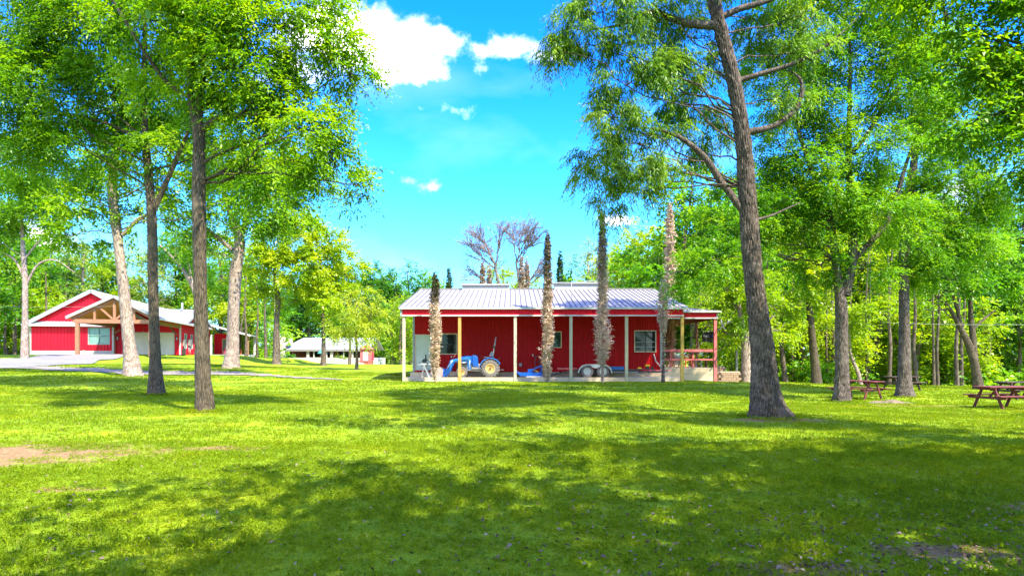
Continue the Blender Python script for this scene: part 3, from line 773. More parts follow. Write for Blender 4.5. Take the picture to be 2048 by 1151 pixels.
# ------------------------------------------------------------------ driveway, path
strip('driveway', [(-35.5, 66.4), (-36, 61), (-32.5, 51), (-29.8, 44.5), (-30.5, 40.5), (-33, 38.2), (-45, 36)],
      [(-42.6, 66.4), (-42.5, 60), (-40.5, 53), (-39.5, 49.5), (-40, 47), (-42, 45.5), (-52, 44)], M['drive'], 'pale concrete driveway curving up to the red house garage', .06)
strip('gravel_path', [(-31.5, 42.0), (-26, 39.6), (-21, 36.8), (-17, 36.3), (-13.5, 35.8), (-9.6, 35.7)],
      [(-32, 40.0), (-27, 37.6), (-21, 34.4), (-17, 33.5), (-13.2, 34.2), (-9.3, 35.2)], M['gravel'], 'pale gravel path crossing the lawn below the house', .04, 22, 4, .24)
# low pile of soil by the tree on the right
g = np.random.default_rng(4)
def mound(name, c, rx, ry, h, mat, label, cat):
    nx = 26; X, Y = np.meshgrid(np.linspace(-1, 1, nx), np.linspace(-1, 1, nx))
    Z = np.clip(1-np.sqrt(X*X+Y*Y), 0, 1)**.8*h*(1+.35*np.sin(X*9+Y*4)*np.cos(Y*7)) + g.normal(size=X.shape)*h*.05
    V = np.stack([X*rx, Y*ry, Z-.03], -1).reshape(-1, 3); i = np.arange((nx-1)**2); r, cc = i//(nx-1), i % (nx-1); a = r*nx+cc
    me = np_mesh(name, V, np.stack([a, a+1, a+nx+1, a+nx], 1), None, True)
    return tag(link(name, me, mat, None, (c[0], c[1], g1(c[0], c[1]))), label, cat)
M['soil'] = pm('heaped_soil', (.19, .14, .09), (.09, .07, .04), 9, .95, bump=.6, bscale=25)
p = P(1778, 806, 24.3); mound('soil_mound', p, 1.1, .5, .15, M['soil'], 'low brown heap of soil and roots in the grass beside the picnic table', 'soil heap')
# ------------------------------------------------------------------ ribbed sheet walls and roofs
def sheet_wall(parent, mat, x0, x1, zb, zt, y, holes=(), out=-1, axis='x', sheet=.914, rib=.152, depth=.022, ribw=.045, name='wall_panel'):
    """steel wall made of separate sheets. zb, zt: numbers or functions of x. holes: (x0,x1,z0,z1). out: side the ribs stand out to"""
    fb = zb if callable(zb) else (lambda x: zb); ft = zt if callable(zt) else (lambda x: zt)
    n = max(1, round((x1-x0)/sheet)); w = (x1-x0)/n
    for i in range(n):
        a, b = x0+i*w, x0+(i+1)*w
        k = max(1, round(w/rib)); st = w/k
        prof = [(a+.002, 0)]
        for j in range(k):
            c = a+(j+.5)*st; prof += [(c-ribw*.8, 0), (c-ribw*.4, depth), (c+ribw*.4, depth), (c+ribw*.8, 0)]
        prof.append((b-.002, .003))
        xs = sorted(set([p[0] for p in prof] + [h for ho in holes for h in ho[:2] if a < h < b]))
        px = [p[0] for p in prof]; pd = [p[1] for p in prof]
        mb = MB()
        for p, q in zip(xs[:-1], xs[1:]):
            dp, dq = np.interp(p, px, pd)*out, np.interp(q, px, pd)*out; mid = (p+q)/2
            segs = [(None, None)]
            hs_ = sorted([h for h in holes if h[0] < mid < h[1]], key=lambda h: h[2])
            cuts = []; cur = None
            lo = None
            for h in hs_: cuts.append((lo, h[2])); lo = h[3]
            cuts.append((lo, None))
            for (za, zc) in cuts:
                z00 = fb(p) if za is None else za; z01 = fb(q) if za is None else za
                z10 = ft(p) if zc is None else zc; z11 = ft(q) if zc is None else zc
                if z10 <= z00 and z11 <= z01: continue
                if axis == 'x': v = [(p, y+dp, z00), (q, y+dq, z01), (q, y+dq, z11), (p, y+dp, z10)]
                else: v = [(y+dp, p, z00), (y+dq, q, z01), (y+dq, q, z11), (y+dp, p, z10)]
                mb.add(v, [(0, 1, 2, 3)])
        if mb.f: mb.build(name, mat, parent)

def roof_panels(parent, mat, x0, x1, e, r, pitch_axis='y', sheet=.30, t=.03, rib=.035, name='roof_panel'):
    """standing seam roof slope: e=(y,z) at the eave, r=(y,z) at the ridge; sheets run from eave to ridge, laid along x (shared mesh)"""
    n = max(1, round((x1-x0)/sheet)); w = (x1-x0)/n
    mb = MB(); d = Vector((0, r[0]-e[0], r[1]-e[1])); nn = Vector((0, -d.z, d.y)).normalized()
    if nn.z < 0: nn = -nn
    A = Vector((0.001, e[0], e[1])); B = Vector((w-.001, e[0], e[1])); mb.slab([A, B, B+d, A+d], t, nn)
    q = A + nn*.001; mb.mi = 1; mb.slab([q+nn*rib, q+Vector((.04, 0, 0))+nn*rib, q+Vector((.04, 0, 0))+d+nn*rib, q+d+nn*rib], rib-.001, nn)
    me = mb.mesh(name); me.materials.append(mat); me.materials.append(M['seam'])
    for i in range(n):
        o = link(name, me, None, parent)
        if pitch_axis == 'y': o.location = (x0+i*w, 0, 0)
        else: o.location = (0, x0+i*w, 0); o.rotation_euler = (0, 0, R(90))
    return n

def window(parent, x0, x1, z0, z1, y, frame, glass, bars=(), out=-1, axis='x', t=.05):
    def bx(mb, a, b, c, d, e, f):
        if axis == 'x': mb.box(a, b, min(y+out*c, y+out*d), max(y+out*c, y+out*d), e, f)
        else: mb.box(min(y+out*c, y+out*d), max(y+out*c, y+out*d), a, b, e, f)
    w = empty('window'); w.parent = parent
    mb = MB(); bx(mb, x0-t, x1+t, -.02, .045, z0-t, z0); bx(mb, x0-t, x1+t, -.02, .045, z1, z1+t); bx(mb, x0-t, x0, -.02, .043, z0, z1); bx(mb, x1, x1+t, -.02, .043, z0, z1)
    mb.build('frame', frame, w)
    mb = MB(); bx(mb, x0, x1, -.05, -.03, z0, z1); mb.build('pane', glass, w)
    for (k, f, m) in bars:
        mb = MB()
        if k == 'h': bx(mb, x0, x1, -.03, .005, z0+(z1-z0)*f-.022, z0+(z1-z0)*f+.022)
        else: bx(mb, x0+(x1-x0)*f-.022, x0+(x1-x0)*f+.022, -.03, .008, z0, z1)
        mb.build('glazing_bar', m, w)
    return w

M['seam'] = pm('shaded_dirty_roof_seam', (.10, .098, .10), (.06, .058, .06), 3, .6)  # dark tone holds both grime and the painted shadow line along each seam
# ------------------------------------------------------------------ the open-sided barn
D0 = 34.87; S0 = FPX/D0
BX = (807.7-1024)/S0; BZ = .13
barn = empty('barn', (BX, D0, BZ), 0, 'long red steel barn with a metal roof and an open front porch', 'barn')
LEN = 15.24
def zl(row, d=D0): return EYE + (HOR-row)/FPX*d - BZ
ZE = zl(613); WY = 3.05; WX0, WX1 = .13, 14.72
RY, RZ = 8.0, zl(578.5, D0+8.0)
DW = D0+WY
def xl(px, d): return (px-1024)/FPX*d - BX
FL = .14          # porch floor
ZF = zl(740.5, DW)
# floor slab and stem wall
MB().box(-.1, LEN+.1, .14, 15.2, -.15, FL).build('porch_floor', M['concrete'], barn)
MB().box(WX0, WX1, WY+.03, WY+.2, FL, ZF).build('foundation', M['found'], barn)
MB().box(-.02, 1.25, WY-.75, WY+.02, FL, ZF-.1).build('door_step', M['deck'], barn)
MB().box(WX0, WX0+.2, WY+.21, 14.9, FL, ZF).build('foundation', M['found'], barn)
MB().box(WX1-.2, WX1, WY+.21, 14.9, FL, ZF).build('foundation', M['found'], barn)
# windows and door (local x, z)
win = [(xl(880.5, DW), xl(913.5, DW), zl(706.5, DW), zl(668, DW)), (xl(1101, DW), xl(1121.5, DW), zl(693.5, DW), zl(664, DW)), (xl(1270, DW), xl(1310.5, DW), zl(702, DW), zl(662, DW))]
dr = (xl(832, DW), xl(861.5, DW), ZF, zl(670, DW))
T = .052
holes = [(w[0]-T, w[1]+T, w[2]-T, w[3]+T) for w in win] + [(dr[0]-T, dr[1]+T, ZF-1, dr[3]+T)]
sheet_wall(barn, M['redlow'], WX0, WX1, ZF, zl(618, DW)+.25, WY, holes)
sheet_wall(barn, M['red'], WY+.02, 14.9, ZF, lambda y: min(ZE, 9)+0+(RZ-ZE)*(1-abs(y-RY)/RY)-.18, WX0, (), -1, 'y', rib=.3)
sheet_wall(barn, M['red'], WY+.02, 14.9, ZF, lambda y: ZE+(RZ-ZE)*(1-abs(y-RY)/RY)-.18, WX1, (), 1, 'y', rib=.3)
MB().box(WX0, WX1, 14.88, 14.9, ZF, ZE-.1).build('rear_wall', M['red'], barn)
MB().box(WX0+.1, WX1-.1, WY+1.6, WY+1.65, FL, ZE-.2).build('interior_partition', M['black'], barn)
for x in (WX0-.12, WX1):    # corner trims
    MB().box(x, x+.12, WY-.035, WY+.12, ZF-.05, zl(618, DW)+.2).build('corner_trim', M['paletrim'], barn)
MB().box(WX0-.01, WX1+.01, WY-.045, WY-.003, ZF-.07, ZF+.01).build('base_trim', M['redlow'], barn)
for i, w in enumerate(win):
    window(barn, *w, WY, M['frame_cream'], M['glass'], [[('h', .47, M['frame_dark'])], [], [('v', .52, M['frame_dark']), ('h', .47, M['paletrim']), ('h', .22, M['paletrim'])]][i])
d_ = MB().box(dr[0], dr[1], WY-.01, WY+.03, ZF+.02, dr[3]).build('door', M['doorgrey'], barn)
MB().box(dr[0]+.55, dr[0]+.62, WY-.03, WY-.011, ZF+.1, ZF+.95).build('door_slot', M['black'], d_)
MB().box(dr[0]-.05, dr[0], WY-.03, WY+.03, ZF, dr[3]+.05).box(dr[1], dr[1]+.05, WY-.03, WY+.03, ZF, dr[3]+.05).box(dr[0], dr[1], WY-.03, WY+.03, dr[3], dr[3]+.05).build('door_frame', M['frame_cream'], barn)
# front posts
pmats = ['post_grey', 'post_orange', 'post_grey', 'post_green', 'post_green', 'post_yellow']
for i in range(6):
    x = i*3.048; wd = .16 if i else .15
    o = MB().box(x-wd/2, x+wd/2, 0, .15, -.2, zl(630.5)).build('post', M[pmats[i]], barn)
    if i == 5: o['label'] = 'yellow treated post at the right end of the barn front'
    if i == 1: o['label'] = 'orange pine post in front of the tractor'
for i in range(5):
    a = i*3.048+.085
    MB().box(a, a+2.87, .03, .13, -.15, zl(754)).build('sill_board', M['sill'], barn)
# fascia
n = 17; w = (LEN+.1)/n
for i in range(n):
    x = -.08+i*w
    sheet_wall(barn, M['red'], x, x+w, zl(629.5), zl(618), -.02, (), -1, 'x', sheet=1.2, name='fascia_panel')
MB().box(-.1, LEN+.05, -.055, -.022, zl(632), zl(629.2)).build('fascia_trim', M['white'], barn)
MB().box(-.1, LEN+.05, .0, .12, zl(629.9), zl(619)).build('eave_beam', M['timber'], barn)
MB().box(-.2, -.085, -.06, .2, zl(632), zl(614)).build('corner_trim', M['paletrim'], barn)
MB().box(-.25, LEN+.25, -.16, -.045, zl(618.2), zl(614.6)).build('gutter', M['grey'], barn)
MB().box(-.06, .0, .16, .24, 1.9, zl(631)).build('downpipe', M['paletrim'], barn)
# porch ceiling
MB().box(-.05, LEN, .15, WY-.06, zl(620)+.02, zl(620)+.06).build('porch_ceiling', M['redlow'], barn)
# roof
e = (-.14, zl(614.2)); r_ = (RY, RZ)
roof_panels(barn, M['roof'], -.25, LEN+.25, e, r_)
roof_panels(barn, M['roof'], -.25, LEN+.25, (2*RY+.14, e[1]), r_)
mb = MB(); mb.beam((-.27, RY, RZ+.03), (LEN+.27, RY, RZ+.03), .34, .05); mb.build('ridge_cap', M['roof'], barn)
for s_ in (-.26, LEN+.26):
    MB().beam((s_, e[0], e[1]-.06), (s_, RY, RZ-.06), .03, .16).beam((s_, RY, RZ-.06), (s_, 2*RY+.14, e[1]-.06), .03, .16).build('rake_trim', M['paletrim'], barn)
# two raised white ridge vents
for (pa, pb, ya, yb) in ((925, 1018, 568.5, 579), (1108, 1196, 565.5, 578)):
    d = D0+RY; zb = RZ+.06; zt = zl(ya, d)
    x0, x1 = xl(pa, d), xl(pb, d)
    v = empty('ridge_vent'); v.parent = barn
    MB().box(x0, x1, RY-.35, RY+.35, RZ-.1, zt-.1).build('vent_body', M['roofwhite'], v)
    MB().prism([(x0-.05, zt-.1), (x1+.05, zt-.1), (x1+.05, zt), (x0-.05, zt)], RY-.45, RY+.45).build('vent_cap', M['roofwhite'], v)
# wall fittings
for (px, py, w, h, m) in ((903, 713, .07, .1, 'white'), (1065.5, 709.5, .07, .12, 'white'), (1041, 729, .17, .17, 'paletrim'), (1035, 728, .05, .07, 'hub')):
    x, z = xl(px, DW), zl(py, DW)
    MB().box(x-w/2, x+w/2, WY-.07, WY-.024, z-h/2, z+h/2).build('outlet_box', M[m], barn)
pipe = [xl(1307, DW), xl(1311, DW), xl(1318, DW), xl(1322, DW)]
tag(MB().tube([(pipe[0]+BX, DW-.08, BZ+zl(707, DW)), (pipe[1]+BX, DW-.08, BZ+zl(722, DW)), (pipe[2]+BX, DW-.1, BZ+zl(730, DW)), (pipe[3]+BX, DW-.1, BZ+zl(733, DW))], .035, 6).build('hose', M['white']), 'pale hose hanging on the sunlit red wall under the right-hand window', 'hose')
# antenna lying over the roof
an = empty('antenna', (BX+xl(1143, 37.5), 37.5, BZ+zl(606, 37.5)), 0, 'thin television antenna mast with a long boom above the barn roof', 'antenna')
h = zl(562, 37.5)-zl(606, 37.5)
MB().tube([(0, 0, -.2), (0, 0, h)], .018, 6).build('mast', M['steel'], an)
MB().tube([(-1.15, .3, h-.12), (1.75, -.2, h+.02)], .022, 6).build('boom', M['paletrim'], an)
for k in range(9):
    x = -1.1+k*.33; L_ = .25+.05*k
    MB().tube([(x, .28-k*.05-L_, h-.1+k*.013), (x+.03, .28-k*.05+L_, h-.1+k*.013)], .007, 4).build('element', M['paletrim'], an)
MB().tube([(-1.0, .1, -.15), (0, 0, .75)], .008, 4).build('stay', M['steel'], an)
MB().box(-.2, .2, -.12, .12, -.14, -.08).build('mount', M['steel'], an)

# ------------------------------------------------------------------ side porch (lean-to) with deck
DS = DW
X1 = xl(1431, DS)
deckz = zl(735, DS)
zs = lambda row: zl(row, DS)
side = empty('side_porch', (BX, D0, BZ), 0, 'raised side porch with faded red rails at the right end of the barn', 'porch')
for i, (a_, b_) in enumerate(((-.15, deckz-.38), (deckz-.375, deckz-.05))):
    MB().box(WX1-3.4, WX1+.02, WY-.32, WY-.27, a_, min(b_, ZF-.06)).build('skirt_board', M['deck'], side)
    MB().box(WX1+.125, X1-.085, WY+.06, WY+.11, a_, b_).build('skirt_board', M['deck'], side)
for k in range(18):
    y = WY+.05+k*.62; MB().box(WX1+.14, X1+.04, y, y+.6, deckz-.045, deckz).build('deck_board', M['sill'], side)
MB().box(X1-.02, X1+.03, WY+.2, 14.0, -.2, deckz-.05).build('skirt_board', M['deck'], side)
MB().box(X1-.08, X1+.09, WY, WY+.17, -.2, zs(636)).build('post', M['pink'], side)
for y in (6.8, 10.4, 13.9): MB().box(X1-.07, X1+.07, y, y+.14, -.2, zs(636)).build('post', M['timber'], side)
for (ra, rb) in ((703, 698), (720, 717)):
    MB().box(WX1+.15, X1-.085, WY+.05, WY+.15, zs(ra), zs(rb)).build('rail', M['pink'], side)
    MB().box(X1-.03, X1+.03, WY+.18, 13.6, zs(ra)+.01, zs(rb)-.01).build('rail', M['pink'], side)
for px in (1343, 1388): MB().box(xl(px, DS)-.045, xl(px, DS)+.045, WY+.155, WY+.25, deckz-.05, zs(698)-.01).build('rail_post', M['pink'], side)
MB().box(WX1+.14, X1+.1, WY-.02, WY+.04, zs(634.5), zs(625)).build('fascia_board', M['red'], side)
MB().box(WX1+.14, X1+.12, WY-.05, WY-.022, zs(637), zs(634.4)).build('fascia_trim', M['white'], side)
MB().box(X1+.05, X1+.13, WY-.06, WY+.1, zs(636.9), zs(627)).build('corner_trim', M['paletrim'], side)
MB().box(WX1+.14, X1+.3, WY-.18, WY-.07, zs(624.6), zs(621.8)).build('gutter', M['grey'], side)
ze = zs(621.8); n = 9; xa, xb = WX1+.1, X1+.32
for k in range(n):
    a, b = k/n, (k+1)/n; x0, x1 = xa+(xb-xa)*a, xa+(xb-xa)*b-.005
    dp = lambda f: 3.0*(1-f)+.05; hz_ = lambda f: .62*(1-f)+.012
    v = [(x0, WY-.15, ze), (x1, WY-.15, ze), (x1, WY-.15+dp(b), ze+hz_(b)), (x0, WY-.15+dp(a), ze+hz_(a))]
    nn = (Vector(v[1])-Vector(v[0])).cross(Vector(v[3])-Vector(v[0])).normalized()
    MB().slab(v, .025, nn).beam(Vector(v[0])+nn*.015, Vector(v[3])+nn*.015, .03, .03, nn).build('roof_panel', M['roof'], side)
for k in range(21):
    y0 = WY-.1+k*.55; f = min(1, k*.55/3.0); xr = xb+(xa-xb)*f
    v = [(xb, y0, ze), (xb, y0+.546, ze), (xa+(xb-xa)*(1-min(1, (k+1)*.55/3.0)), y0+.546, ze+.62*min(1, (k+1)*.55/3.0)), (xr, y0, ze+.62*f)]
    MB().slab(v, .025).build('roof_panel', M['roof'], side)
for k in range(10):
    y = WY+.3+k*1.2; MB().beam((WX1+.15, y, zs(624)+.3), (X1+.1, y, zs(634)+.04), .05, .16).build('rafter', M['timber'], side)
MB().beam((X1, WY+.18, zs(634)-.02), (X1, 14, zs(634)-.02), .1, .2).build('beam', M['timber'], side)
MB().box(xl(1349, DS+1)-.06, xl(1349, DS+1)+.06, WY+1.5, WY+1.62, deckz, 3.4).build('post', M['timber'], side)

# satellite dish on the corner post
dp = np.array([BX+X1+.12, DS+.05, BZ+zs(662)])
dish = empty('satellite_dish', dp, 0, 'small grey satellite dish on an arm at the porch corner post', 'satellite dish')
MB().tube([(0, 0, 0), (.12, -.02, .12), (.38, -.1, .42), (.62, -.2, .55)], .02, 6).build('arm', M['silver'], dish)
mb = MB(); V = []; F = []
c = Vector((.27, .02, .36)); ax = Vector((.80, -.45, .35)).normalized(); u_ = ax.cross(Vector((0, 0, 1))).normalized(); v_ = u_.cross(ax)
for i in range(5):
    r = i/4
    for k in range(20):
        a = 2*PI*k/20; V.append(c + u_*(.25*r*math.cos(a)) + v_*(.34*r*math.sin(a)) + ax*(.09*r*r))
for i in range(4):
    for k in range(20): F.append((i*20+k, i*20+(k+1) % 20, (i+1)*20+(k+1) % 20, (i+1)*20+k))
mb.add(V, F, True); o = mb.build('reflector', M['paletrim'], dish); m_ = o.modifiers.new('t', 'SOLIDIFY'); m_.thickness = .015
MB().box(.56, .72, -.26, -.14, .5, .62).build('receiver', M['paletrim'], dish)
# black tarp hung on the post
g = np.random.default_rng(3); mb = MB(); nx = 12; V = []
tx0, tx1 = xl(1404.5, DS+.3)+BX, xl(1429, DS+.3)+BX; z0, z1 = BZ+zl(684, DS+.3), BZ+zl(662.5, DS+.3)
for j in range(nx):
    for i in range(nx):
        f, h_ = i/(nx-1), j/(nx-1); V.append((tx0+(tx1-tx0)*f+.01*math.sin(h_*9), DS+.3+.05*math.sin(f*14+h_*5)+.03*math.sin(h_*11), z0+(z1-z0)*h_+.03*math.sin(f*6)*(1-h_)))
F = [(j*nx+i, j*nx+i+1, (j+1)*nx+i+1, (j+1)*nx+i) for j in range(nx-1) for i in range(nx-1)]
mb.add(V, F, True); o = tag(mb.build('tarp', M['tarp']), 'black plastic tarp hanging beside the porch corner post', 'tarp'); m_ = o.modifiers.new('t', 'SOLIDIFY'); m_.thickness = .01
# things on the deck
dz = BZ+deckz
gx = BX+xl(1351, 39.6)
gr = empty('grill', (gx, 39.6, dz), 0, 'grey drum shaped smoker grill on the porch behind the yellow post', 'grill')
MB().disc((0, 0, 0), 0, .27, .12, .72, 20, 'z').build('drum', M['steel'], gr)
MB().disc((0, 0, 0), 0, .29, .725, .78, 20, 'z').build('lid', M['silver'], gr)
for a in (0, 2.1, 4.2): MB().beam((.2*math.cos(a), .2*math.sin(a), 0), (.18*math.cos(a), .18*math.sin(a), .12), .04, .04).build('leg', M['black'], gr)
ch = empty('wooden_chair', (BX+xl(1377, 39.2), 39.2, dz), R(8), 'orange slatted wooden armchair on the porch behind the rails', 'chair')
for x in (-.27, .27):
    MB().box(x-.03, x+.03, -.25, -.19, 0, .58).build('leg', M['orange'], ch); MB().box(x-.03, x+.03, .2, .26, 0, .78).build('leg', M['orange'], ch)
    MB().box(x-.05, x+.05, -.28, .19, .582, .61).build('armrest', M['orange'], ch)
for k in range(4): MB().box(-.24, .24, -.24+k*.115, -.14+k*.115, .36, .385).build('seat_slat', M['orange'], ch)
for k in range(4): MB().box(-.24, .24, .195, .22, .42+k*.1, .50+k*.1).build('back_slat', M['orange'], ch)
st = empty('stool', (BX+xl(1397, 39.4), 39.4, dz), 0, 'small pale stool beside the orange porch chair', 'stool')
MB().box(-.18, .18, -.15, .15, .42, .46).build('seat', M['white'], st)
for x in (-.14, .14):
    for y in (-.11, .11): MB().beam((x*1.3, y*1.3, 0), (x, y, .42), .03, .03).build('leg', M['white'], st)
bk = empty('bench', (BX+xl(1421, 40.5), 40.5, dz), 0, 'low brown bench on the porch near the stone blocks', 'bench')
MB().box(-.35, .35, -.2, .2, .38, .43).build('seat', M['timber'], bk)
for x in (-.28, .28): MB().box(x-.04, x+.04, -.18, .18, 0, .38).build('leg', M['timber'], bk)

# retaining wall of blocks stepping down from the deck
rw = empty('block_wall', (BX+X1+.25, DS-.4, g1(BX+X1+.3, DS)), 0, 'stepped retaining wall of tan concrete blocks beside the porch', 'retaining wall')
bm = MB().box(-.145, .145, -.1, .1, 0, .145).mesh('block'); bm.materials.append(M['block'])
cm = MB().box(-.16, .16, -.13, .12, 0, .06).mesh('cap_block'); cm.materials.append(M['sill'])
g = np.random.default_rng(8)
def blocks(x0, nb, rows, y, z0=0, ang=0, cap=True):
    for rI in range(rows):
        for k in range(nb):
            o = link('block', bm, None, rw, (x0+k*.30+(.15 if rI % 2 else 0), y+rI*.035+g.normal()*.008, z0-.05+rI*.15), (0, 0, g.normal()*.03))
    if cap:
        for k in range(nb): link('cap_block', cm, None, rw, (x0+k*.325, y+rows*.035, z0-.05+rows*.15+.001), (0, 0, 0))
blocks(.1, 4, 4, .5); blocks(.1, 2, 6, 1.2, 0); blocks(1.35, 3, 2, 1.1, .05); blocks(2.2, 2, 1, 1.0, .05)
ol = MB(); p0 = P(1474, 742, 40); 
tag(MB().box(p0[0]-.06, p0[0]+.06, p0[1], p0[1]+.1, g1(p0[0], p0[1])-.1, P(0, 700, 40)[2]).build('fence_post', M['steel']), 'lone grey post standing behind the block retaining wall', 'post')

# ------------------------------------------------------------------ tractor (faces left)
TZ = BZ+FL
def tractor():
    d = 36.2; k = d/FPX
    X = lambda zx: ((850+zx/7.585)-981.2)*k          # along the tractor, 0 at the rear axle
    Z = lambda zy: (HOR-(660+zy/7.585))*k+EYE - TZ    # above the floor
    t = empty('tractor', ((981.2-1024)*k, d, TZ), 0, 'blue compact tractor with cream wheels and a front loader', 'tractor')
    def wheel(x, y, r, w, rr):
        wh = empty('wheel', (x, y, r)); wh.parent = t
        mb = MB(); prof = [(rr, -w*.42), (r*.80, -w*.5), (r*.93, -w*.42), (r*.955, 0), (r*.93, w*.42), (r*.80, w*.5), (rr, w*.42)]
        n = 32; V = [(math.cos(2*PI*i/n)*p[0], p[1], math.sin(2*PI*i/n)*p[0]) for i in range(n) for p in prof]; m = len(prof)
        mb.add(V, [(i*m+j, i*m+j+1, ((i+1) % n)*m+j+1, ((i+1) % n)*m+j) for i in range(n) for j in range(m-1)], True)
        mb.build('tyre', M['tyre'], wh)
        mb = MB(); nl = 18
        for i in range(nl):
            for sg in (-1, 1):
                a = 2*PI*(i+(.5 if sg > 0 else 0))/nl; b = a+.16
                p = lambda an, y, rad: (math.cos(an)*rad, y, math.sin(an)*rad)
                V = []
                for rad in (r*.90, r*1.0):
                    V += [p(a, sg*w*.52, rad), p(a+.13, sg*w*.52, rad), p(b+.17, sg*.0, rad), p(b+.04, sg*.0, rad)]
                mb.add(V, [(0, 1, 2, 3), (7, 6, 5, 4), (0, 4, 5, 1), (1, 5, 6, 2), (2, 6, 7, 3), (3, 7, 4, 0)])
        mb.build('tread', M['tyre'], wh)
        mb = MB(); mb.disc((0, 0, 0), rr*.86, rr*1.02, -w*.40, w*.40, 24); mb.disc((0, 0, 0), 0, rr*.87, -w*.16, -w*.05, 24)
        mb.build('rim', M['rim'], wh)
        MB().disc((0, 0, 0), 0, rr*.28, -w*.36, -w*.16, 12).build('hub', M['hub'], wh)
    for y in (-.42, .5): wheel(0, y, .525, .30, .27)
    fx = X(567)
    for y in (-.38, .46): wheel(fx, y, .315, .2, .17)
    def pr(name, pts, y0, y1, mat, bv=.02):
        o = MB().prism([(X(a), Z(b)) for a, b in pts][::-1], y0, y1).build(name, mat, t)
        if bv: bevel(o, bv, 2)
        return o
    pr('hood', [(500, 470), (508, 425), (560, 398), (640, 384), (720, 384), (735, 400), (735, 505), (510, 505)], -.22, .30, M['blue'], .04)
    pr('hood_stripe', [(560, 425), (630, 404), (634, 410), (566, 432)], -.226, -.2195, M['white'], 0)
    pr('grille', [(488, 430), (500, 425), (502, 520), (490, 520)], -.2, .28, M['black'], .01)
    pr('dashboard', [(720, 378), (745, 372), (800, 398), (806, 440), (812, 540), (820, 560), (740, 560), (720, 500)], -.26, .34, M['blue'], .03)
    pr('chassis', [(520, 508), (830, 508), (900, 560), (1010, 560), (1010, 640), (700, 620), (520, 600)], -.10, .18, M['steel'], .02)
    pr('floorboard', [(715, 560), (850, 562), (850, 585), (715, 585)], -.44, .52, M['steel'], .01)
    pr('front_axle', [(520, 590), (600, 590), (600, 640), (520, 640)], -.3, .38, M['black'], .01)
    MB().tube([(0, -.45, .525), (0, .53, .525)], .07, 10).build('rear_axle', M['black'], t)
    for (y0, y1) in ((-.6, -.27), (.35, .68)):
        n = 10; mb = MB(); outer = []; inner = []
        for i in range(n+1):
            a = R(25+130*i/n); outer.append((math.cos(a)*.62*1.0, math.sin(a)*.60)); inner.append((math.cos(a)*.575, math.sin(a)*.56))
        pts = outer+inner[::-1]; k_ = len(pts)
        for i in range(n):
            q = [outer[i], outer[i+1], inner[i+1], inner[i]]
            mb.prism([(p[0], p[1]+.525) for p in q][::-1], y0, y1)
        mb.build('fender', M['bluelight'], t)
    pr('fender_skirt', [(828, 545), (850, 505), (880, 455), (905, 430), (905, 470), (880, 520), (850, 570)], -.30, -.26, M['blue'], 0)
    # seat
    st_ = pr('seat', [(885, 402), (960, 398), (975, 415), (890, 420)], -.16, .24, M['steel'], .03)
    pr('seat_back', [(975, 400), (985, 355), (1005, 325), (1035, 320), (1040, 345), (1025, 400)], -.16, .24, M['paletrim'], .03)
    # rollover bar, folded slightly back
    for y in (-.36, .42):
        MB().tube([(X(1030), y, Z(430)), (X(1045), y, Z(300)), (X(1056), y, Z(230)), (X(1076), y, Z(112))], .032, 8).build('rollover_bar', M['steel'], t)
    MB().tube([(X(1076), -.36, Z(112)), (X(1078), .42, Z(108))], .032, 8).build('rollover_bar', M['steel'], t)
    MB().box(X(1030), X(1062), -.41, -.33, Z(270), Z(240)).build('hinge', M['black'], t)
    # steering wheel
    mb = MB(); c = Vector((X(790), .04, Z(372))); n = 20; ring = []
    for i in range(n+1):
        a = 2*PI*i/n; ring.append(c+Vector((math.cos(a)*.19, math.sin(a)*.19, math.cos(a)*-.055)))
    mb.tube(ring, .016, 6, cap=False); mb.tube([c, c+Vector((-.08, 0, -.2))], .018, 6)
    mb.beam(ring[0], ring[10], .03, .012); mb.build('steering_wheel', M['black'], t)
    MB().tube([(X(852), -.1, Z(440)), (X(858), -.1, Z(385))], .012, 6).build('lever', M['hub'], t)
    MB().tube([(X(1105), -.3, Z(450)), (X(1148), -.3, Z(410))], .014, 6).build('lever', M['hub'], t)
    MB().tube([(X(425), -.30, Z(430)), (X(468), -.30, Z(375))], .010, 6).build('indicator_rod', M['pink'], t)
    # three point hitch
    MB().beam((X(1010), -.1, Z(590)), (X(1200), -.1, Z(600)), .04, .05).beam((X(1010), .18, Z(590)), (X(1200), .18, Z(600)), .04, .05).build('hitch_arm', M['steel'], t)
    # loader
    for y in (-.40, .48):
        mb = MB()
        pts = [(655, 430), (700, 425), (700, 590), (655, 590)]
        mb.prism([(X(a), Z(b)) for a, b in pts][::-1], y-.035, y+.035); mb.build('loader_tower', M['bluelight'], t)
        mb = MB()
        q = [(690, 400), (560, 415), (470, 430), (395, 450), (345, 560), (300, 680), (345, 692), (385, 640), (420, 545), (450, 490), (510, 478), (690, 462)]
        mb.prism([(X(a), Z(b)) for a, b in q][::-1], y-.04, y+.04); bevel(mb.build('loader_arm', M['bluelight'], t), .01)
        MB().tube([(X(430), y-.06, Z(455)), (X(352), y-.06, Z(570))], .022, 8).build('hydraulic_ram', M['silver'], t)
        MB().tube([(X(640), y-.07, Z(485)), (X(520), y-.07, Z(492))], .022, 8).build('hydraulic_ram', M['silver'], t)
        MB().tube([(X(685), y-.06, Z(455)), (X(680), y-.06, Z(570))], .03, 8).build('hydraulic_ram', M['silver'], t)
    pr('bucket_bracket', [(270, 590), (305, 580), (325, 600), (330, 690), (300, 710), (275, 700)], -.42, .50, M['blue'], .01)
    # bucket: curved shell with side plates
    w0, w1 = -.72, .80
    arc = [(135, 632), (205, 700), (262, 708), (290, 680), (292, 620), (268, 575), (235, 560)]
    A3 = [(X(a), Z(b)) for a, b in arc]
    mb = MB()
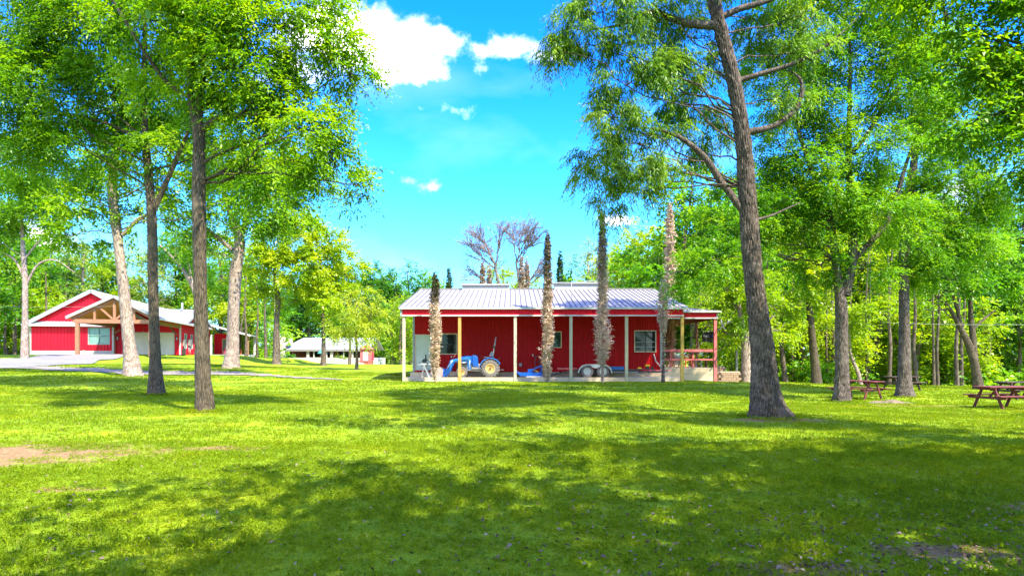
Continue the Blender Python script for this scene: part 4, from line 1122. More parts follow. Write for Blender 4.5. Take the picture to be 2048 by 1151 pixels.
    for p, q in zip(A3[:-1], A3[1:]): mb.beam(((p[0]), (w0+w1)/2, p[1]), (q[0], (w0+w1)/2, q[1]), w1-w0, .018, (0, 0, 1))
    mb.prism(A3[::-1], w0-.012, w0); mb.prism(A3[::-1], w1, w1+.012)
    mb.build('bucket', M['bucket'], t)
    MB().tube([(X(700), -.44, Z(470)), (X(640), -.47, Z(440)), (X(560), -.46, Z(452)), (X(470), -.45, Z(470)), (X(430), -.44, Z(500))], .014, 6).build('hydraulic_hose', M['black'], t)
    MB().box(X(505), X(520), -.18, -.08, Z(455), Z(435)).build('headlight', M['silver'], t)
    MB().tube([(X(600), .2, Z(400)), (X(600), .2, Z(350))], .022, 8).build('exhaust', M['black'], t)
    MB().box(X(735), X(800), -.30, -.262, Z(575), Z(545)).build('step', M['black'], t)
    pr('front_weight', [(478, 500), (500, 500), (500, 690), (478, 690)], -.1, .2, M['black'], .01)
    return t
tractor()

# ------------------------------------------------------------------ rotary mower on the floor
def mower():
    d = 36.4; k = d/FPX
    X = lambda zx: ((850+zx/7.585)-1052)*k; Z = lambda zy: (HOR-(660+zy/7.585))*k+EYE-TZ
    t = empty('rotary_mower', ((1052-1024)*k, d, TZ), 0, 'blue rotary mower attachment lying between the tractor and the trailer', 'mower')
    bevel(MB().prism([(X(a), Z(b)) for a, b in [(1385, 612), (1440, 640), (1560, 638), (1700, 640), (1770, 630), (1775, 690), (1690, 700), (1440, 690), (1385, 640)]][::-1], -.6, .6).build('deck', M['blue'], t), .02)
    MB().prism([(X(a), Z(b)) for a, b in [(1560, 590), (1620, 580), (1640, 600), (1640, 638), (1560, 638)]][::-1], -.12, .12).build('gearbox', M['blue'], t)
    for y in (-.3, .3):
        MB().beam((X(1600), y, Z(610)), (X(1770), y, Z(530)), .04, .06).build('brace', M['blue'], t)
        MB().beam((X(1770), y, Z(530)), (X(1760), y, Z(690)), .04, .06).build('mast', M['blue'], t)
    wl = MB().disc((X(1412), 0, .13), 0, .13, -.06, .06, 18).build('tail_wheel', M['hub'], t)
    MB().beam((X(1640), -.2, Z(600)), (X(1720), -.2, Z(630)), .04, .04).build('drive_shaft', M['yellow'], t)
    return t
mower()
# pale board scraps below the mower
g = np.random.default_rng(6)
sc = empty('board_scrap', (BX+xl(1066, 35.6), 35.6, TZ), 0, 'pale broken boards lying on the floor in front of the blue mower', 'boards')
for k in range(5): MB().beam((-.55+g.random()*.3, -.1+k*.06, .02+k*.012), (.3+g.random()*.4, -.05+k*.05, .05+k*.012), .09, .02).build('board', M['white'], sc)
# dark machine standing against the wall
bl = empty('hand_truck', (BX+xl(1075, 37.4), 37.4, TZ), 0, 'black upright hand truck leaning on the red wall behind the mower', 'hand truck')
for x in (-.16, .16): MB().beam((x, 0, .1), (x*.7, .3, 1.25), .04, .04).build('rail', M['black'], bl)
for z in (.3, .6, .9, 1.2): MB().beam((-.15, .05+z*.2, z), (.15, .05+z*.2, z), .04, .03).build('crossbar', M['black'], bl)
MB().box(-.2, .2, -.22, .02, .05, .08).build('toe_plate', M['black'], bl)
for x in (-.22, .22): MB().disc((x, .02, .12), 0, .12, -.03, .03, 14, 'x').build('wheel', M['tyredark'], bl)

# ------------------------------------------------------------------ car trailer
def trailer():
    d = 36.0; k = d/FPX
    X = lambda zx: ((1060+zx/7.314)-1189)*k; Z = lambda zy: (HOR-(670+zy/7.314))*k+EYE-TZ
    t = empty('car_trailer', ((1189-1024)*k, d, TZ), 0, 'flat black car trailer with two axles and silver fenders', 'trailer')
    W0, W1 = -.0, 2.0
    fr = Z(500); fb = Z(548)
    MB().box(X(690), X(1590), W0-.02, W0+.06, fb, fr).build('side_rail', M['frame_dark'], t)
    MB().box(X(690), X(1590), W1-.06, W1+.02, fb, fr).build('side_rail', M['frame_dark'], t)
    MB().box(X(1190), X(1580), W0-.035, W0-.021, fb+.02, fb+.055).build('rub_rail', M['paletrim'], t)
    for kx in range(9):
        x = X(700)+kx*(X(1590)-X(700))/9; w = (X(1590)-X(700))/9
        MB().box(x, x+w-.01, W0+.06, W1-.06, fr-.05, fr-.01).build('deck_plank', M['timber'], t)
    # sloping tail
    for y in (W0, W1): MB().beam((X(700), y+.02 if y < 1 else y-.02, Z(518)), (X(285), y+.02 if y < 1 else y-.02, Z(585)), .07, .10).build('tail_beam', M['frame_dark'], t)
    for j in range(5): MB().box(X(300+j*70), X(300+j*70)+.04, W0+.06, W1-.06, Z(590-j*12), Z(575-j*12)).build('tail_crossbar', M['steel'], t)
    for j in range(6): MB().disc((X(305+j*22), W0-.03, Z(562-j*6)), 0, .025, 0, .02, 10).build('tail_lamp', M['pink'] if j % 2 else M['white'], t)
    # fenders
    for y0, y1 in ((W0-.34, W0-.03), (W1+.03, W1+.34)):
        pts = [(690, 548), (715, 480), (760, 440), (820, 422), (1060, 420), (1130, 440), (1175, 485), (1195, 550)]
        pts_in = [(705, 548), (728, 490), (768, 454), (825, 438), (1055, 436), (1120, 452), (1160, 492), (1180, 550)]
        mb = MB()
        for i in range(len(pts)-1):
            q = [pts[i], pts[i+1], pts_in[i+1], pts_in[i]]; mb.prism([(X(a), Z(b)) for a, b in q][::-1], y0, y1)
        mb.build('fender', M['silver'], t)
        mb = MB(); mb.prism([(X(a), Z(b)) for a, b in [(870, 437), (1040, 437), (990, 470), (950, 482), (910, 470)]][::-1], y0, y0+.02); mb.build('fender_gusset', M['silver'], t)
    for cx in (828, 1062):
        for y, s_ in ((W0-.18, -1), (W1+.18, 1)):
            r = .355
            wh = empty('wheel', (X(cx), y, r)); wh.parent = t
            mb = MB(); prof = [(.2, -.09), (r*.86, -.105), (r*.97, -.09), (r, 0), (r*.97, .09), (r*.86, .105), (.2, .09)]; n = 28; m = len(prof)
            V = [(math.cos(2*PI*i/n)*p[0], p[1], math.sin(2*PI*i/n)*p[0]) for i in range(n) for p in prof]
            mb.add(V, [(i*m+j, i*m+j+1, ((i+1) % n)*m+j+1, ((i+1) % n)*m+j) for i in range(n) for j in range(m-1)], True); mb.build('tyre', M['tyre'], wh)
            mb = MB(); mb.disc((0, 0, 0), .175, .205, -.095, .095, 24); mb.disc((0, 0, 0), .0, .075, -.09, -.03, 16); mb.disc((0, 0, 0), 0, .18, -.02, .0, 16)
            for q in range(8):
                a = 2*PI*q/8; mb.beam((math.cos(a)*.07, -.05, math.sin(a)*.07), (math.cos(a)*.18, -.07, math.sin(a)*.18), .02, .05, (0, 1, 0))
            mb.build('rim', M['silver'], wh)
        MB().tube([(X(cx), W0-.05, .355), (X(cx), W1+.05, .355)], .04, 8).build('axle', M['black'], t)
    # tongue
    for y in (W0+.05, W1-.05): MB().beam((X(1580), y, fb+.03), (X(2030), 1.0+(y-1)*.05, fb+.02), .06, .1).build('tongue', M['frame_dark'], t)
    MB().box(X(2020), X(2075), .94, 1.06, fb, fb+.1).build('coupler', M['steel'], t)
    MB().tube([(X(1985), .9, 0), (X(1985), .9, fb+.3)], .03, 8).build('jack', M['black'], t)
    MB().tube([(X(2000), 1, fb), (X(2010), .98, fb-.15), (X(2035), .97, fb-.2), (X(2050), .97, fb-.08)], .01, 5).build('chain', M['steel'], t)
    for (a, b, dx) in ((1100, 0, 0),):
        pass
    return t, X, Z, d
tr_, TX, TZf, TD = trailer()
ox = (1189-1024)*TD/FPX
def on_trailer(zx, y, z): return (ox+TX(zx), TD+y, TZ+z)
top = TZf(500)
rp = empty('loading_ramp', on_trailer(560, .5, top-.01), 0, 'faded red loading ramp lying flat on the trailer', 'ramp')
L_ = TX(705)-TX(425)
MB().box(-L_/2, L_/2, -.12, .12, 0, .09).build('ramp_beam', M['pink'], rp)
for j in range(6): MB().box(-L_/2+j*L_/6+.03, -L_/2+j*L_/6+.08, .12, .5, .03, .07).build('rung', M['pink'], rp)
MB().box(-L_/2, L_/2, .5, .56, 0, .09).build('ramp_beam', M['pink'], rp)
tb = empty('tool_box', on_trailer(1310, .8, top-.01), 0, 'long low blue box lying on the middle of the trailer', 'box')
MB().box(TX(1205)-TX(1310), TX(1400)-TX(1310), -.2, .2, 0, .14).build('box_body', M['bluelight'], tb)
MB().box(TX(1200)-TX(1310), TX(1405)-TX(1310), -.22, .22, .142, .17).build('lid', M['bluelight'], tb)
wn = empty('tie_down_gear', on_trailer(1710, .4, top-.02), 0, 'black and yellow winch and straps heaped at the trailer front', 'winch')
MB().box(-.5, .5, -.15, .15, .0, .06).build('tray', M['black'], wn)
MB().disc((.1, 0, .14), 0, .09, -.14, .14, 14).build('drum', M['black'], wn)
MB().box(-.02, .22, -.16, .0, .2, .3).build('motor_cover', M['yellow'], wn); MB().box(-.45, -.25, -.14, .05, .065, .13).build('strap_roll', M['yellow'], wn)
MB().disc((.38, -.05, .13), 0, .065, -.05, .05, 12).build('strap_roll', M['black'], wn)
pb = empty('front_board', on_trailer(1890, -.2, top-.07), 0, 'faded red board laid across the trailer tongue', 'board')
MB().box(-.62, .62, -.05, .1, 0, .05).build('plank', M['pink'], pb)
MB().box(-.55, -.5, .0, .06, -.12, -.001).build('batten', M['pink'], pb)

# chop saw on a folding stand, left end
sw = empty('saw_stand', (BX+xl(847, 36.3), 36.3, TZ), 0, 'grey chop saw on a folding metal stand in front of the door', 'saw stand')
for y in (-.2, .25):
    MB().beam((-.10, y, .0), (.08, y, .72), .035, .035, (0, 1, 0)).build('leg', M['steel'], sw)
    MB().beam((.33, y, .02), (.05, y, .70), .04, .04, (0, 1, 0)).build('leg', M['silver'], sw)
MB().box(-.32, .22, -.22, .28, .72, .76).build('stand_top', M['silver'], sw)
MB().box(-.12, .2, -.1, .18, .76, .84).build('saw_base', M['steel'], sw)
MB().disc((.05, .03, .93), 0, .13, -.03, .03, 18).build('blade_guard', M['black'], sw)
MB().beam((.0, .03, .93), (.22, .03, 1.02), .09, .08).build('motor', M['black'], sw)
MB().beam((-.3, .03, .80), (-.05, .03, .95), .03, .03).build('handle', M['steel'], sw)
# ------------------------------------------------------------------ red house on the left
HR = math.atan2(.247, .969); HO = np.array([-35.9, 69.0, 1.60])
house = empty('red_house', HO, HR, 'red steel house with a timber gable carport and a white garage door', 'house')
def hw(x, y, z): # house local -> world
    c, s_ = math.cos(HR), math.sin(HR); return np.array([HO[0]+c*x-s_*y, HO[1]+s_*x+c*y, HO[2]+z])
EH, PH = 3.45, 5.42            # eave and ridge height of the garage roof
XR = -3.15; HWD = 3.75         # ridge position, half width of the roof
F_ = 10.0
garz = lambda x: EH-.12 + (PH-EH)*(1-abs(x-XR)/HWD)
gd = (-5.25, -.65, 0, 2.32)
sheet_wall(house, M['red'], -6.25, -.08, .02, garz, 0, [(gd[0]-.08, gd[1]+.08, -1, gd[3]+.08)], rib=.3, ribw=.09, depth=.05)
o = MB().box(gd[0], gd[1], .03, .08, .02, gd[3]).build('garage_door', M['door'], house)
for k in range(1, 4): MB().box(gd[0], gd[1], .024, .029, .02+k*.575-.006, .02+k*.575+.006).build('door_seam', M['frame_cream'], o)
MB().box(gd[0]-.1, gd[0], -.04, .08, .02, gd[3]+.1).box(gd[1], gd[1]+.1, -.04, .08, .02, gd[3]+.1).box(gd[0], gd[1], -.04, .08, gd[3], gd[3]+.1).build('door_frame', M['white'], house)
MB().box(-.1, .06, -.06, .1, 0, EH-.25).build('corner_trim', M['white'], house)
MB().box(-6.42, -6.25, -.5, .02, 0, EH-.1).build('corner_trim', M['white'], house)
# wall lamps
for x in (-6.02, -.33):
    l = empty('wall_lamp', (x, -.05, 1.62)); l.parent = house
    MB().box(-.06, .06, -.12, .0, .0, .26).build('lantern', M['glassgreen'], l); MB().prism([(-.1, .26), (.1, .26), (0, .36)], -.14, .0).build('lamp_cap', M['black'], l); MB().box(-.07, .07, -.13, .02, -.05, -.001).build('lamp_base', M['black'], l)
# roof slopes
def slope(parent, x0, z0, x1, z1, y0, y1, mat, t=.14, name='roof_slope', seam=.45):
    nx_, nz_ = -(z1-z0), (x1-x0); n = Vector((nx_, 0, nz_)).normalized()
    if n.z < 0: n = -n
    rf = MB().slab([(x0, y0, z0), (x1, y0, z1), (x1, y1, z1), (x0, y1, z0)] if x1 > x0 else [(x1, y0, z1), (x0, y0, z0), (x0, y1, z0), (x1, y1, z1)], t, n).build(name, mat, parent)
    m = max(2, int((y1-y0)/seam)); st = (y1-y0)/m
    me = MB().beam(Vector((x0, 0, z0))+n*.012, Vector((x1, 0, z1))+n*.012, .03, .03, n).mesh('seam'); me.materials.append(mat)
    for k in range(1, m): link('seam', me, None, rf, (0, y0+k*st, 0))
    return rf
yb = 15.0
slope(house, XR+HWD, EH, XR, PH, -F_-.35, yb, M['roofwhite'])
slope(house, XR-HWD, EH, XR, PH, -F_-.35, yb, M['roofwhite'])
for sg in (1, -1):   # rake fascia and gutters
    MB().beam((XR+sg*(HWD+.05), -F_-.38, EH-.12), (XR, -F_-.38, PH-.10), .05, .26, (0, 0, 1)).build('rake_board', M['paletrim'], house)
    MB().box(XR+sg*HWD-.02, XR+sg*HWD+.12*sg+(.0 if sg > 0 else 0), -F_-.3, yb, EH-.22, EH-.06).build('gutter', M['white'], house) if sg > 0 else MB().box(XR-HWD-.12, XR-HWD+.02, -F_-.3, yb, EH-.22, EH-.06).build('gutter', M['white'], house)
# plank ceiling under the carport slopes
for sg in (1, -1):
    n = 10
    for k in range(n):
        a, b = k/n, (k+1)/n
        x0, x1 = XR+sg*HWD*(1-a), XR+sg*HWD*(1-b)+.006*sg; z0, z1 = EH-.20+(PH-EH)*a, EH-.20+(PH-EH)*b
        v = [(x0, -F_-.3, z0), (x1, -F_-.3, z1), (x1, -.03, z1), (x0, -.03, z0)]
        if sg > 0: v = v[::-1]
        MB().slab(v, .02).build('ceiling_plank', M['ceiling'], house)
# posts, beams and truss
BH = EH-.40
for x in (XR-HWD+.75, XR+HWD-.75):
    MB().box(x-.15, x+.15, -F_-.15, -F_+.15, -.25, BH-.19).build('carport_post', M['timber'], house)
    MB().box(x-.15, x+.15, -F_+.2, -.05, BH-.17, BH+.19).build('carport_beam', M['timber'], house)
MB().box(XR-HWD+.45, XR+HWD-.45, -F_-.15, -F_+.15, BH-.18, BH+.18).build('truss_chord', M['timber'], house)
MB().box(XR-.11, XR+.11, -F_-.1, -F_+.1, BH+.18, PH-.5).build('king_post', M['timber'], house)
for sg in (1, -1):
    MB().beam((XR+sg*.15, -F_, BH+.22), (XR+sg*1.35, -F_, PH-.98), .16, .16).build('truss_strut', M['timber'], house)
    MB().box(XR+sg*1.62-.09, XR+sg*1.62+.09, -F_-.08, -F_+.08, BH+.18, PH-1.2).build('truss_post', M['timber'], house)
    MB().beam((XR+sg*(HWD-.3), -F_, EH-.25), (XR, -F_, PH-.36), .18, .2).build('truss_rafter', M['timber'], house)
for sg in (1, -1): MB().beam((XR+sg*(HWD-.75), -.9, BH-.9), (XR+sg*(HWD-1.55), -.2, BH-.1), .14, .14).build('knee_brace', M['timber'], house)
# side wall facing right with a cross gable
cgy, cgw, cgz = 7.2, 6.6, PH-.15
sidez = lambda y: max(EH-.15, EH-.15 + (cgz-EH)*(1-abs(y-cgy)/cgw)) if abs(y-cgy) < cgw else EH-.15
w1, w2 = (1.7, 2.7, .75, 2.3), (4.5, 5.5, .75, 2.3)
sheet_wall(house, M['red'], .1, yb, .02, sidez, .0, [(a-.06, b+.06, c-.06, d+.06) for a, b, c, d in (w1, w2)], 1, 'y', rib=.3, ribw=.09, depth=.05)
for w in (w1, w2): window(house, *w, 0, M['white'], M['glassgreen'], [('h', .5, M['frame_dark'])], 1, 'y', .06)
# cross gable roof (ridge runs towards the right)
for sg in (1, -1):
    a = Vector((.55, cgy+sg*(cgw+.3), EH-.02)); b = Vector((.55, cgy, cgz+.12)); c = Vector((XR, cgy, cgz+.12)); 
    v = [a, b, c, Vector((XR+HWD-.1, cgy+sg*(cgw+.3), EH-.02))]
    if sg > 0: v = v
    else: v = v[::-1]
    n = (v[1]-v[0]).cross(v[2]-v[0]).normalized()
    if n.z < 0: n = -n
    rf = MB().slab(v, .12, n).build('roof_slope', M['paletrim'], house)
    for k in range(11):
        f = (k+.5)/11; x = .55+(XR-.55)*f; t1 = max(0.02, 1 - f*1.02)
        p = b+(c-b)*f; q = p+(a-b)*min(1, max(0.05, 1-f))
        MB().beam(p+n*.01, q+n*.01, .03, .03, n).build('seam', M['paletrim'], rf)
    MB().beam((.58, cgy+sg*(cgw+.3), EH-.12), (.58, cgy, cgz), .05, .22).build('rake_board', M['paletrim'], house)
# electrical boxes
for (y, z0, z1, w) in ((1.0, .95, 1.65, .5), (3.3, 1.05, 1.75, .35), (3.9, .95, 1.75, .5)):
    MB().box(.05, .24, y-w/2, y+w/2, z0, z1).build('meter_box', M['steel'], house)
    MB().tube([(.12, y, 0), (.12, y, z0)], .05, 6).build('conduit', M['paletrim'], house)
MB().box(.1, .4, .35, .7, 0, .7).build('bin', M['black'], house)
MB().box(-5, 0, yb-.1, yb, 0, EH).build('rear_wall', M['red'], house)
# left wing: a big gable facing the camera with a lower pent strip
LX0, LX1, LP, LY = -13.75, -6.42, -8.25, -.5
LE, LPZ = 3.05, 6.75; HW2 = LP-(-14.45)
wz = (-8.55, -6.68, 1.15, 2.75)
sheet_wall(house, M['red'], LX0, LX1, .42, 3.02, LY, [(wz[0]-.09, wz[1]+.09, wz[2]-.09, wz[3]+.09)], rib=.3, ribw=.09, depth=.05)
window(house, *wz, LY, M['paletrim'], M['glassgreen'], [('v', .5, M['frame_dark']), ('h', .5, M['frame_dark'])], t=.09)
MB().box(LX0-.02, LX1, LY-.06, LY+.1, -.4, .42).build('foundation', M['concrete'], house)
MB().box(LX0-.16, LX0, LY-.05, LY+.1, .0, LE).build('corner_trim', M['white'], house)
gz2 = lambda x: LE-.1 + (LPZ-LE)*(1-abs(x-LP)/HW2)
sheet_wall(house, M['red'], LP-HW2+1.2, -3.0, 3.42, gz2, LY, rib=.3, ribw=.09, depth=.05)
v = [(-14.35, LY-.45, 3.05), (LX1, LY-.45, 3.05), (LX1, LY, 3.45), (-13.6, LY, 3.45)]
MB().slab(v, .1).build('pent_roof', M['paletrim'], house)
MB().box(-14.4, LX1, LY-.52, LY-.44, 2.93, 3.08).build('gutter', M['white'], house)
slope(house, LP-HW2, LE, LP, LPZ, LY-.35, 14, M['roofwhite'])
slope(house, LP+HW2, LE, LP, LPZ, LY-.35, 14, M['roofwhite'])
for sg in (-1, 1): MB().beam((LP+sg*HW2, LY-.38, LE-.12), (LP, LY-.38, LPZ-.12), .05, .38, (0, 0, 1)).build('rake_board', M['paletrim'], house)
MB().box(LX0+.01, LX0+.1, LY+.11, 13.8, -.2, LE).build('side_wall', M['red'], house)
MB().tube([(LX0-.1, LY-.4, 2.95), (LX0-.12, LY-.1, 2.7), (LX0-.12, LY-.1, .1)], .05, 6).build('downpipe', M['white'], house)
MB().box(-5.0, -4.1, 6.6, 7.6, PH-.6, PH+.55).build('chimney', M['stone'], house); 
MB().tube([(-1.2, 6, 4.4), (-1.2, 6, 6.1)], .12, 8).build('flue', M['steel'], house)
# back porch on the right
PX0, PX1, PY0, PY1 = .1, 4.9, 13.2, 19.5
ph = 2.55
MB().box(0, PX1, PY0, PY1, -.4, .06).build('porch_floor', M['concrete'], house)
MB().slab([(-.2, PY0-.3, ph+1.55), (PX1+.4, PY0-.3, ph+.05), (PX1+.4, PY1, ph+.05), (-.2, PY1, ph+1.55)], .12).build('porch_roof', M['roofwhite'], house)
MB().slab([(.1, PY0-.1, ph+1.30), (PX1+.2, PY0-.1, ph-.12), (PX1+.2, PY1, ph-.12), (.1, PY1, ph+1.30)], .03).build('porch_ceiling', M['ceiling'], house)
MB().beam((-.2, PY0-.32, ph+1.45), (PX1+.4, PY0-.32, ph-.05), .06, .2).build('gutter', M['white'], house)
for x in (.5, PX1): MB().box(x-.12, x+.12, PY0, PY0+.24, 0, ph+.1).build('porch_post', M['white' if x < 1 else 'timber'], house)
MB().box(PX1-.1, PX1+.14, PY1-.3, PY1-.06, 0, ph-.12).build('porch_post', M['white'], house)
sheet_wall(house, M['red'], .1, 2.9, .06, 2.9, PY1-2.2, [(1.1, 1.9, .0, 2.2)], rib=.3)
window(house, 1.16, 1.84, .1, 2.12, PY1-2.2, M['frame_cream'], M['glassgreen'], [], -1, 'x', .06)
p = hw(2.3, PY0+1.4, .06)
sf = empty('porch_seat', p, HR, 'red cushioned seat on the back porch of the red house', 'seat')
MB().box(-.5, .5, -.3, .3, .1, .42).build('seat', M['redcloth'], sf); MB().box(-.5, .5, .18, .32, .425, .85).build('backrest', M['redcloth'], sf)
p = hw(3.5, PY0+1.4, .06); sf = empty('patio_table', p, HR, 'orange timber table beside the red seat on the back porch', 'table')
MB().box(-.5, .5, -.35, .35, .62, .68).build('table_top', M['orange'], sf)
for x in (-.42, .42):
    for y in (-.28, .28): MB().box(x-.04, x+.04, y-.04, y+.04, 0, .62).build('leg', M['orange'], sf)
# white standpipe by the wing
p = hw(-8.9, LY-.5, .0); sp_ = empty('water_spigot', p, HR, 'small white water spigot standing before the grey base of the left wing', 'spigot')
MB().tube([(0, 0, -.1), (0, 0, .4), (.08, -.05, .45)], .035, 6).build('pipe', M['white'], sp_); MB().disc((0, 0, .47), 0, .07, 0, .03, 10, 'z').build('handle', M['white'], sp_)

# ------------------------------------------------------------------ power lines
def wire(a, b, sag, label):
    p = [Vector(a)+(Vector(b)-Vector(a))*t+Vector((0, 0, -sag*4*t*(1-t))) for t in [i/16 for i in range(17)]]
    tag(MB().tube(p, .009, 5).build('power_line', M['wire']), label, 'power line')
wire(P(-260, 600, 52), P(232, 612, 52), .25, 'thin pale power line crossing in front of the red house gable')
wire(P(1766, 645, 33), P(2300, 641, 33), .15, 'thin pale line strung between the trees above the picnic tables')

# ------------------------------------------------------------------ lodge in the far middle
DL = 118.0; kL = DL/FPX
def LXp(px): return (px-1024)*kL
lo = np.array([LXp(560), DL, g1(LXp(640), DL)])
def lz(row): return EYE+(HOR-row)*kL - lo[2]
def lx(px): return (px-560)*kL
lodge = empty('lodge', lo, 0, 'distant low lodge with a white metal roof and a pale stone chimney', 'house')
ez, rz = lz(698), lz(673)
MB().slab([(lx(566), -1.2, ez), (lx(740), -1.2, ez), (lx(740), 6.5, rz), (lx(584), 6.5, rz)], .15).build('roof', M['roofwhite'], lodge)
MB().slab([(lx(584), 6.6, rz), (lx(740), 6.6, rz), (lx(740), 13, ez), (lx(566), 13, ez)], .15).build('roof', M['roofwhite'], lodge)
MB().box(lx(566), lx(740), -1.32, -1.21, ez-.38, ez-.02).build('fascia_board', M['steel'], lodge)
cz = MB(); 
c0 = MB().box(lx(561), lx(574.5), -1.6, .4, -1, lz(664.5)).box(lx(574.6), lx(584), -1.2, .4, lz(690), lz(667)).build('chimney', M['stone'], lodge)
MB().box(lx(571), lx(576), -1, -.4, lz(664.4), lz(661)).build('chimney_cap', M['steel'], c0)
g = np.random.default_rng(12)
for r in range(9):
    x = lx(561)
    while x < lx(574):
        w = .22+g.random()*.3; x1 = min(x+w, lx(574.4))
        MB().box(x+.015, x1-.015, -1.66, -1.605, .2+r*.52, .2+r*.52+.48).build('stone', M['stone' if g.random() < .6 else 'stonewarm'], c0); x = x1
fl = lz(715)
MB().box(lx(567), lx(744), -1, 12.5, -2, fl).build('floor', M['concrete'], lodge)
MB().box(lx(570), lx(742), 2.4, 2.6, fl, ez-.05).build('rear_wall', M['redwood'], lodge)
for (a, b) in ((567, 571), (616.5, 621.5), (663.5, 668.5), (706, 709)): MB().box(lx(a), lx(b), -1.0, -.6, fl, ez-.39).build('pier', M['stonewarm'], lodge)
for a in (631, 656.5, 690): MB().box(lx(a)-.08, lx(a)+.08, -1.0, -.8, fl, ez-.39).build('porch_post', M['white'], lodge)
for (a, b, r0, r1) in ((591, 607, 714, 707.5), (622, 629, 714, 702), (636, 655, 712, 704), (672, 690, 713, 703), (700, 738, 714, 703)):
    w = MB().box(lx(a), lx(b), 2.3, 2.39, lz(r0), lz(r1)).build('window', M['frame_dark'], lodge)
    MB().box(lx(a)+.1, lx(b)-.1, 2.24, 2.299, lz(r0)+.1, lz(r1)-.1).build('pane', M['glass'], w)
MB().box(lx(590), lx(615), 1.2, 1.35, fl, fl+.7).build('bar_counter', M['redwood'], lodge)
# stone wall stepping down in front of the lodge
wl = empty('garden_wall', (lo[0], DL-6, g1(LXp(640), DL-6)), 0, 'long low wall of pale limestone blocks in front of the lodge', 'wall')
kw = (DL-6)/FPX; wx = lambda px: (px-1024)*kw - lo[0]; wzf = lambda row: EYE+(HOR-row)*kw - g1(LXp(640), DL-6)
x = wx(530)
while x < wx(720):
    px = 1024+(x+lo[0])/kw
    top_ = np.interp(px, [530, 632, 665, 700, 720], [716, 714, 715, 721, 725]); bot = np.interp(px, [530, 560, 640, 700, 720], [719, 723, 727, 731, 733])
    h = wzf(top_)-wzf(bot); rows = max(1, int(h/.45)); w = .5+g.random()*.6
    for r in range(rows):
        z0 = wzf(bot)+h*r/rows
        MB().box(x+.01, x+w-.02, -.2-.05*g.random(), .3, z0-(.3 if r == 0 else 0), z0+h/rows-.02).build('stone', M['stone' if g.random() < .62 else 'stonewarm'], wl)
    x += w
# parasols, red vending shed and pole by the lodge
def parasol(px, rt, rb, w, mat, label, closed):
    d = DL-4; k = d/FPX; b = np.array([(px-1024)*k, d, EYE+(HOR-rb)*k]); h = (rb-rt)*k
    t = empty('parasol', b, 0, label, 'parasol'); MB().tube([(0, 0, -1.2), (0, 0, h)], .05, 6).build('pole', M['white'], t)
    r1 = w*k/2; prof = [(0, h), (r1*.55, h*.75), (r1, h*.12 if closed else h*.62)]
    mb = MB(); n = 12; V = [(math.cos(2*PI*i/n)*p[0]*(1+.12*(i % 2)), math.sin(2*PI*i/n)*p[0]*(1+.12*(i % 2)), p[1]) for i in range(n) for p in prof]; m = 3
    mb.add(V, [(i*m+j, ((i+1) % n)*m+j, ((i+1) % n)*m+j+1, i*m+j+1) for i in range(n) for j in range(m-1)]); o = mb.build('canopy', mat, t)
    s_ = o.modifiers.new('t', 'SOLIDIFY'); s_.thickness = .03
parasol(642, 698, 720, 13, M['greencloth'], 'green canvas parasol in front of the lodge porch', False)
parasol(743, 700, 722, 9, M['redcloth'], 'folded red parasol right of the lodge', True)
p = P(731, 726, DL-5); sh = empty('red_kiosk', p, 0, 'small red and white kiosk under the yellow tree beside the lodge', 'kiosk')
MB().box(-.95, .95, 0, 1.6, -1, 2.5).build('kiosk_wall', M['pink'], sh); MB().prism([(-1.15, 2.51), (1.15, 2.51), (0, 3.3)], -.3, 1.9).build('roof', M['pink'], sh)
MB().box(-.45, .45, -.06, -.005, .3, 2.0).build('door', M['white'], sh); MB().box(-1.2, 1.3, -.9, -.5, .3, .45).build('counter', M['redwood'], sh)
for i, (px, w, m, lab) in enumerate(((752, 10, 'white', 'white bench beyond the red parasol'), (763, 9, 'white', 'second white bench farther right of the red parasol'), (740, 14, 'redwood', 'red brown picnic bench under the folded red parasol'))):
    q = P(px, 727.5, DL-6); t = empty('garden_bench', q, 0, lab, 'bench'); L_ = w*kL
    MB().box(-L_/2, L_/2, -.2, .2, .42, .5).build('seat', M[m], t)
    for x in (-L_/2+.1, L_/2-.1): MB().box(x-.06, x+.06, -.18, .18, -.6, .42).build('leg', M[m], t)
q = P(542, 722, 80); pl = empty('flag_pole', (q[0]+.5, 80, g1(q[0]+.5, 80)), 0, 'tall slim pale pole beside the second far trunk', 'pole')
MB().tube([(0, 0, -.2), (0, 0, 10.0)], .07, 8).build('pole', M['white'], pl); MB().disc((0, 0, 10.02), 0, .1, 0, .1, 10, 'z').build('finial', M['paletrim'], pl)

# ------------------------------------------------------------------ picnic tables
def picnic():
    t = empty('picnic_table'); L_ = 1.85; m = M['picnic']
    for k in range(5): bevel(MB().box(-L_/2, L_/2, -.37+k*.149, -.37+k*.149+.141, .715, .755).build('top_board', m, t), .006)
    for y in (-.77, .50):
        for k in range(2): bevel(MB().box(-L_/2, L_/2, y+k*.139, y+k*.139+.131, .415, .455).build('seat_board', m, t), .006)
    for x in (-L_/2+.28, L_/2-.28):
        s_ = 1 if x > 0 else -1
        for y in (-1, 1): MB().beam((x, y*.58, -.02), (x, y*.22, .712), .09, .04, (1, 0, 0)).build('leg', m, t)
        MB().box(x-.065, x-.024, -.75, .75, .325, .41).build('seat_support', m, t)
        MB().box(x-.068, x-.024, -.36, .36, .63, .712).build('top_support', m, t)
        MB().beam((x-s_*.03, 0, .37), (x-s_*.42, 0, .70), .08, .04).build('brace', m, t)
    return t
